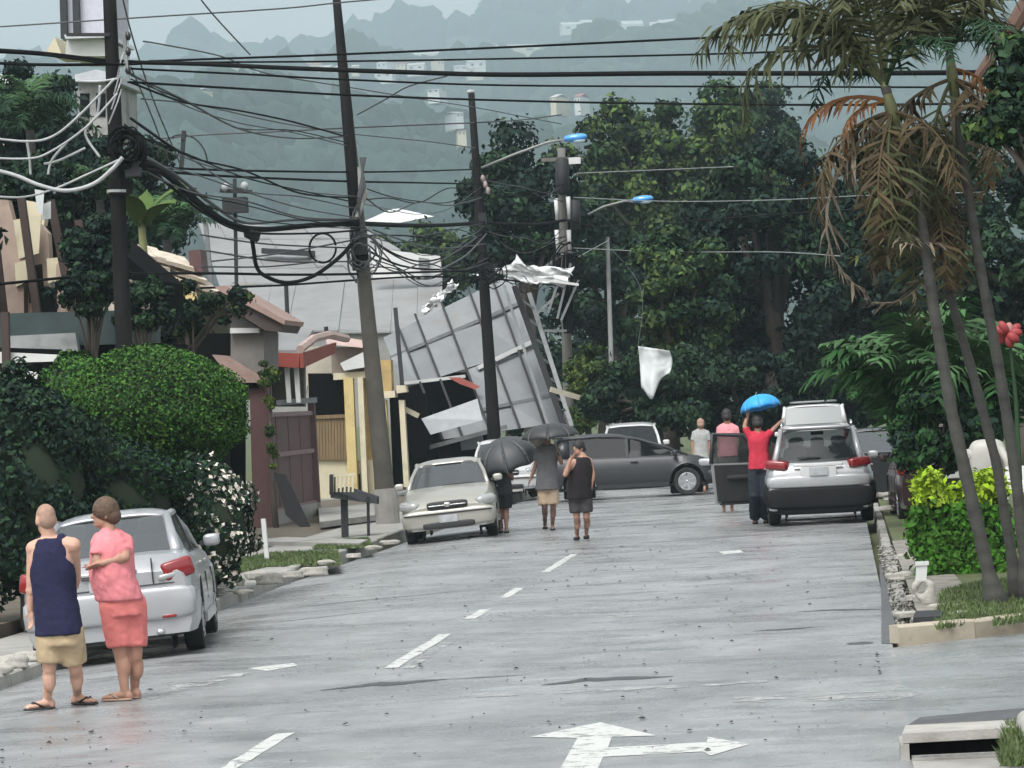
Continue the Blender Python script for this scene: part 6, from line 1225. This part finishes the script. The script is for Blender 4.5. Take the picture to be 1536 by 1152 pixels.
# two people beyond the open door
o, q = person('person in pink top and grey skirt beyond the open car door', 71, dict(head=(1090, 624), neck=(1091, 637), shL=(1080, 643), shR=(1103, 643), elL=(1078, 664), wrL=(1080, 684), elR=(1106, 664), wrR=(1102, 684), hipL=(1085, 688), hipR=(1098, 688), knL=(1086, 724), knR=(1098, 724), footL=(1086, 768), footR=(1098, 767), toeL=(1086, 764), toeR=(1098, 763)), 90, sk_mid, chest=(.17, .12, .2), voxel=.014)
shirt(o, q, fab('cloth_rose', (.62, .25, .28)), sleeve=.6, hem=-.1); shorts(o, q, fab('cloth_dusk', (.14, .12, .12)), 1.0, .13, .12, name='skirt'); hair(o, q, hair_bk, vol=.02)
o, q = person('person in pale grey shirt standing behind the grey bonnet', 91, dict(head=(1051, 636), neck=(1051, 645), shL=(1042, 650), shR=(1061, 650), elL=(1039, 668), wrL=(1040, 684), elR=(1064, 668), wrR=(1062, 684), hipL=(1047, 690), hipR=(1057, 690), knL=(1047, 712), knR=(1057, 712), footL=(1047, 738), footR=(1057, 738), toeL=(1047, 736), toeR=(1057, 736)), 90, sk_mid, voxel=.015)
shirt(o, q, fab('cloth_palegrey', (.33, .34, .33)), sleeve=.6, hem=.05); shorts(o, q, fab('cloth_dark', (.03, .032, .035)), 1.9, .11, .09, name='trousers'); hair(o, q, hair_gr)

# umbrellas
def umbrella(label, apex, axis, Rr, depth, m, grip=None):
    axis = Vector(axis).normalized(); u = axis.orthogonal().normalized(); v = axis.cross(u); root = empty('umbrella', tuple(apex), 0, label, 'umbrella', 'open umbrellas')
    def f(a, t): rr = Rr*math.sin(t*math.pi/2*.98)*(1-.035*t*(1-math.cos(8*a))*.5); return (u*math.cos(a)+v*math.sin(a))*rr-axis*depth*(1-math.cos(t*math.pi/2))*(1-.03*(1-math.cos(8*a)))
    for k in range(8): thicken(MB().grid(lambda a, t: f((k+a)*math.pi/4, max(t, .01)), 6, 8).build('canopy_panel', m, root, True), .004)
    for k in range(8): MB().tube([f(k*math.pi/4, t)-axis*.008 for t in np.linspace(.02, 1, 8)], .006, 5).build('rib', greysteel, root)
    end = Vector(grip)-Vector(apex) if grip is not None else -axis*.8
    MB().tube([axis*.05, end], .009, 6).build('shaft', greysteel, root); MB().tube([end*1.0, end+(end.normalized())*.1], .016, 8).build('handle', plastic, root, True)
blackfab = mat('umbrella_black', (.03, .031, .034), rough=.55, var=.2, scale=4); bluefab = mat('umbrella_blue', (.02, .30, .70), rough=.5, var=.12, scale=4)
umbrella('open black umbrella over the person in grey', P(823, 635, 66.9), (-.05, -.05, 1), .53, .26, blackfab, hand_umb)
umbrella('black umbrella tilted sideways behind the champagne sedan', P(752, 658, 67.4), (-.22, -.28, 1), .60, .50, mat('umbrella_slate', (.045, .048, .052), rough=.55, var=.2, scale=4), hand_umb2)
umbrella('bright blue umbrella held up beside the off roader', P(1136, 592, 64.6), (-.18, .1, 1), .36, .26, bluefab, hand_blue)

# ------------------------------------------------------------------ small street things
bs = at(515, 812, 67, 'basket_stand', 'black steel refuse basket on a single post beside the kerb', 'refuse basket')
part(bs, 'post', MB().bar(P(516, 742, 67), P(518, 815, 67), .12), darksteel); part(bs, 'brace', MB().bar(P(552, 745, 67.2), P(553, 810, 67.2), .05), darksteel)
part(bs, 'tray', MB().slab([P(495, 735, 66.8), P(520, 730, 67.6), P(566, 745, 67.6), P(566, 756, 67.4), P(540, 752, 66.9), P(496, 747, 66.7)], (0, .25, 0)), darksteel)
for k in range(6): part(bs, 'basket_bar', MB().bar(P(500+k*6, 714, 66.9), P(499+k*6, 738, 66.9), .035), cream)
part(bs, 'basket_rim', MB().bar(P(496, 714, 66.9), P(534, 711, 66.9), .05), cream); part(bs, 'basket_end', pslab([(494, 712), (499, 712), (499, 742), (494, 742)], 66.8, .4), darksteel)
st = MB().bar(P(395, 778, 57.6), P(402, 851, 57.6), .07); thing('white_stake', st, white, 'white wooden stake standing in the turf beside the kerb', 'stake')
thing('leaning_board', MB().slab(pp([(410, 708), (428, 712), (442, 740), (470, 800), (458, 797), (428, 772), (424, 752)], 75.5), (0, .06, 0)), darksteel, 'black pointed board leaning on the maroon wall', 'board')
thing('paving_slab', MB().slab([G(478, 770, .1), G(570, 762, .1), G(572, 780, .1), G(480, 792, .1)], (0, 0, .12)), concrete, 'pale concrete ramp slab before the yellow house', 'slab')
thing('paving_slab', MB().slab([G(360, 818, .06), G(540, 822, .06), G(552, 816, .06), G(430, 812, .06)], (0, 0, .08)), concrete, 'thin concrete strip across the turf beside the stake', 'slab')
dr = at(1430, 1100, 24.3, 'storm_drain', 'concrete storm drain inlet with iron grate at the corner', 'drain')
Y0 = 24.15
part(dr, 'cover_slab', MB().slab([(.27, 22.55, .10), (1.0, 22.62, .10), (1.06, 23.15, .10), (.30, 23.1, .10)], (0, 0, .06)), mat('slab_pale', (.32, .31, .285), rough=.85, var=.2, scale=4, bump=.35, dirt=((.16, .15, .13), 2.5, .56)))
part(dr, 'opening', MB().box((.64, 22.86, .0), (.66, .42, .19)), darkvoid)
part(dr, 'side_block', MB().box((.28, 22.8, .02), (.055, .6, .15)), concrete)
sb = MB(); sbox(sb, (1.07, 22.6, .06), (.2, 1.3, .36), .6); part(dr, 'rounded_kerb', sb, kerbmat, True)
for k in range(7): part(dr, 'grate_bar', MB().box((.40+k*.075, 22.47, .005), (.035, .16, .03)), greysteel)
for y in (22.38, 22.56): part(dr, 'grate_frame', MB().box((.63, y, .005), (.62, .025, .036)), concrete)
part(dr, 'sump', MB().box((.63, 22.47, -.03), (.6, .2, .02)), darkvoid)
part(dr, 'apron', MB().box((.65, 21.9, -.012), (.66, .9, .04)), concrete)
sheet('corner_verge', [(1.15, 24.38), (30, 24.38), (30, -15), (1.15, -15)], soil_grass, .1, .15); sheet('gutter', [(XR, 24.39), (XR, -15), (1.14, -15), (1.14, 24.39)], MATS['asphalt_side'], -.045)
grass('grass', [(1500, 1150), (1600, 1150), (1600, 1092), (1512, 1096)], 4000, .1, .08)
patch([(1356, 1092), (1380, 1076), (1536, 1062), (1580, 1075), (1500, 1088)], .002, MATS['gutter_dark'])
# potted stump plant on the corner, chairs and red bloom under the palms
cp = at(1395, 925, 36.8, 'stone_figure', 'pale weathered stone figure on the stony corner', 'statue')
f_ = MB(); f_.capsule(P(1400, 926, 36.8), P(1394, 896, 36.8), .04, .05); f_.capsule(P(1390, 926, 36.8), P(1388, 896, 36.8), .04, .05); c_ = P(1385, 884, 36.8)
f_.tube([c_+Vector((.085*math.cos(t), 0, .085*math.sin(t))) for t in np.linspace(0, 6.28, 18)], [.035+.012*math.sin(3*t) for t in np.linspace(0, 6.28, 18)], 8); f_.capsule(P(1396, 886, 36.8), P(1402, 902, 36.8), .05, .03)
fo = fuse(f_, 'body', stone, .02, 3); fo.parent = cp; fo.matrix_parent_inverse = Matrix.Translation(-cp.location)
part(cp, 'foot_slab', MB().slab([G(1370, 936, .1), G(1412, 934, .1), G(1416, 924, .1), G(1374, 926, .1)], (0, 0, .06)), darksteel)
pcx = at(1378, 850, 41, 'marker_post', 'short white post standing against the clipped hedge', 'post'); part(pcx, 'shaft', MB().bar(P(1383, 846, 41), P(1381, 872, 41), .12), white); part(pcx, 'cap', MB().box(P(1383, 845, 41), (.15, .15, .04)), white)
ch = at(1480, 720, 48, 'water_tank', 'pale plastic tank with a rounded lid behind the hedge', 'tank')
tb = MB(); sbox(tb, P(1482, 702, 48), (.5, .45, .75), .5); part(ch, 'body', tb, mat('plastic_pale', (.33, .325, .3), rough=.5, var=.1), True); tb = MB(); sbox(tb, P(1470, 682, 48), (.42, .4, .2), .7); part(ch, 'lid', tb, MATS['plastic_pale'], True)
part(ch, 'hose', MB().tube([P(1500, 672, 47.8), P(1510, 690, 47.7), P(1516, 720, 47.7)], .05, 8), MATS['plastic_pale'], True)
tb2 = at(1525, 730, 47, 'white_chair', 'white plastic chair at the photo edge behind the palms', 'chair')
part(tb2, 'seat', MB().box(P(1528, 735, 47), (.42, .42, .05)), white); part(tb2, 'backrest', MB().slab(pp([(1508, 700), (1546, 698), (1548, 732), (1508, 733)], 47.25), (0, .04, 0)), white)
for a in (1510, 1545):
    for dy in (0, .35): part(tb2, 'leg', MB().bar(P(a, 735, 46.85+dy), P(a, 775, 46.85+dy), .04), white)
rf = at(1512, 500, 44, 'red_blossom', 'big red blossom on a stem behind the outermost palm trunk', 'flower')
part(rf, 'stem', MB().tube([P(1530, 720, 44), P(1524, 600, 44), P(1514, 505, 44)], [.03, .025, .015], 6), lf_mid)
for k in range(9):
    a_ = k*2*math.pi/9; pb_ = MB(); c0 = P(1512, 500, 44); e = c0+Vector((.14*math.cos(a_)*(1+.4*math.sin(k*2.3)), .1*math.sin(2*a_)-.05, .12*math.sin(a_)*(1+.4*math.cos(k*1.7)))); pb_.ellip(c0.lerp(e, .6), (.09, .04, .055), 8, 6, Matrix.Rotation(-a_, 3, 'Y')); part(rf, 'petal', pb_, mat('petal_red', (.22, .022, .025), rough=.6, var=.25) if k != 2 else mat('petal_pink', (.34, .15, .14), rough=.6), True)
# birds-eye odds: small stones and sticks by the off roader
rp = at(1335, 765, 66, 'rubble_pile', 'low pile of grey stones beside the off roader', 'rubble')
for k in range(9):
    s_ = link('stone', random.choice(stones), rp); p = G(1330+random.uniform(-8, 28), 770+random.uniform(-8, 14)); s_.location = Vector((p.x, p.y, .1+.12*(k % 3)))-rp.location; s_.scale = (.17, .15, .15); s_.rotation_euler.z = k
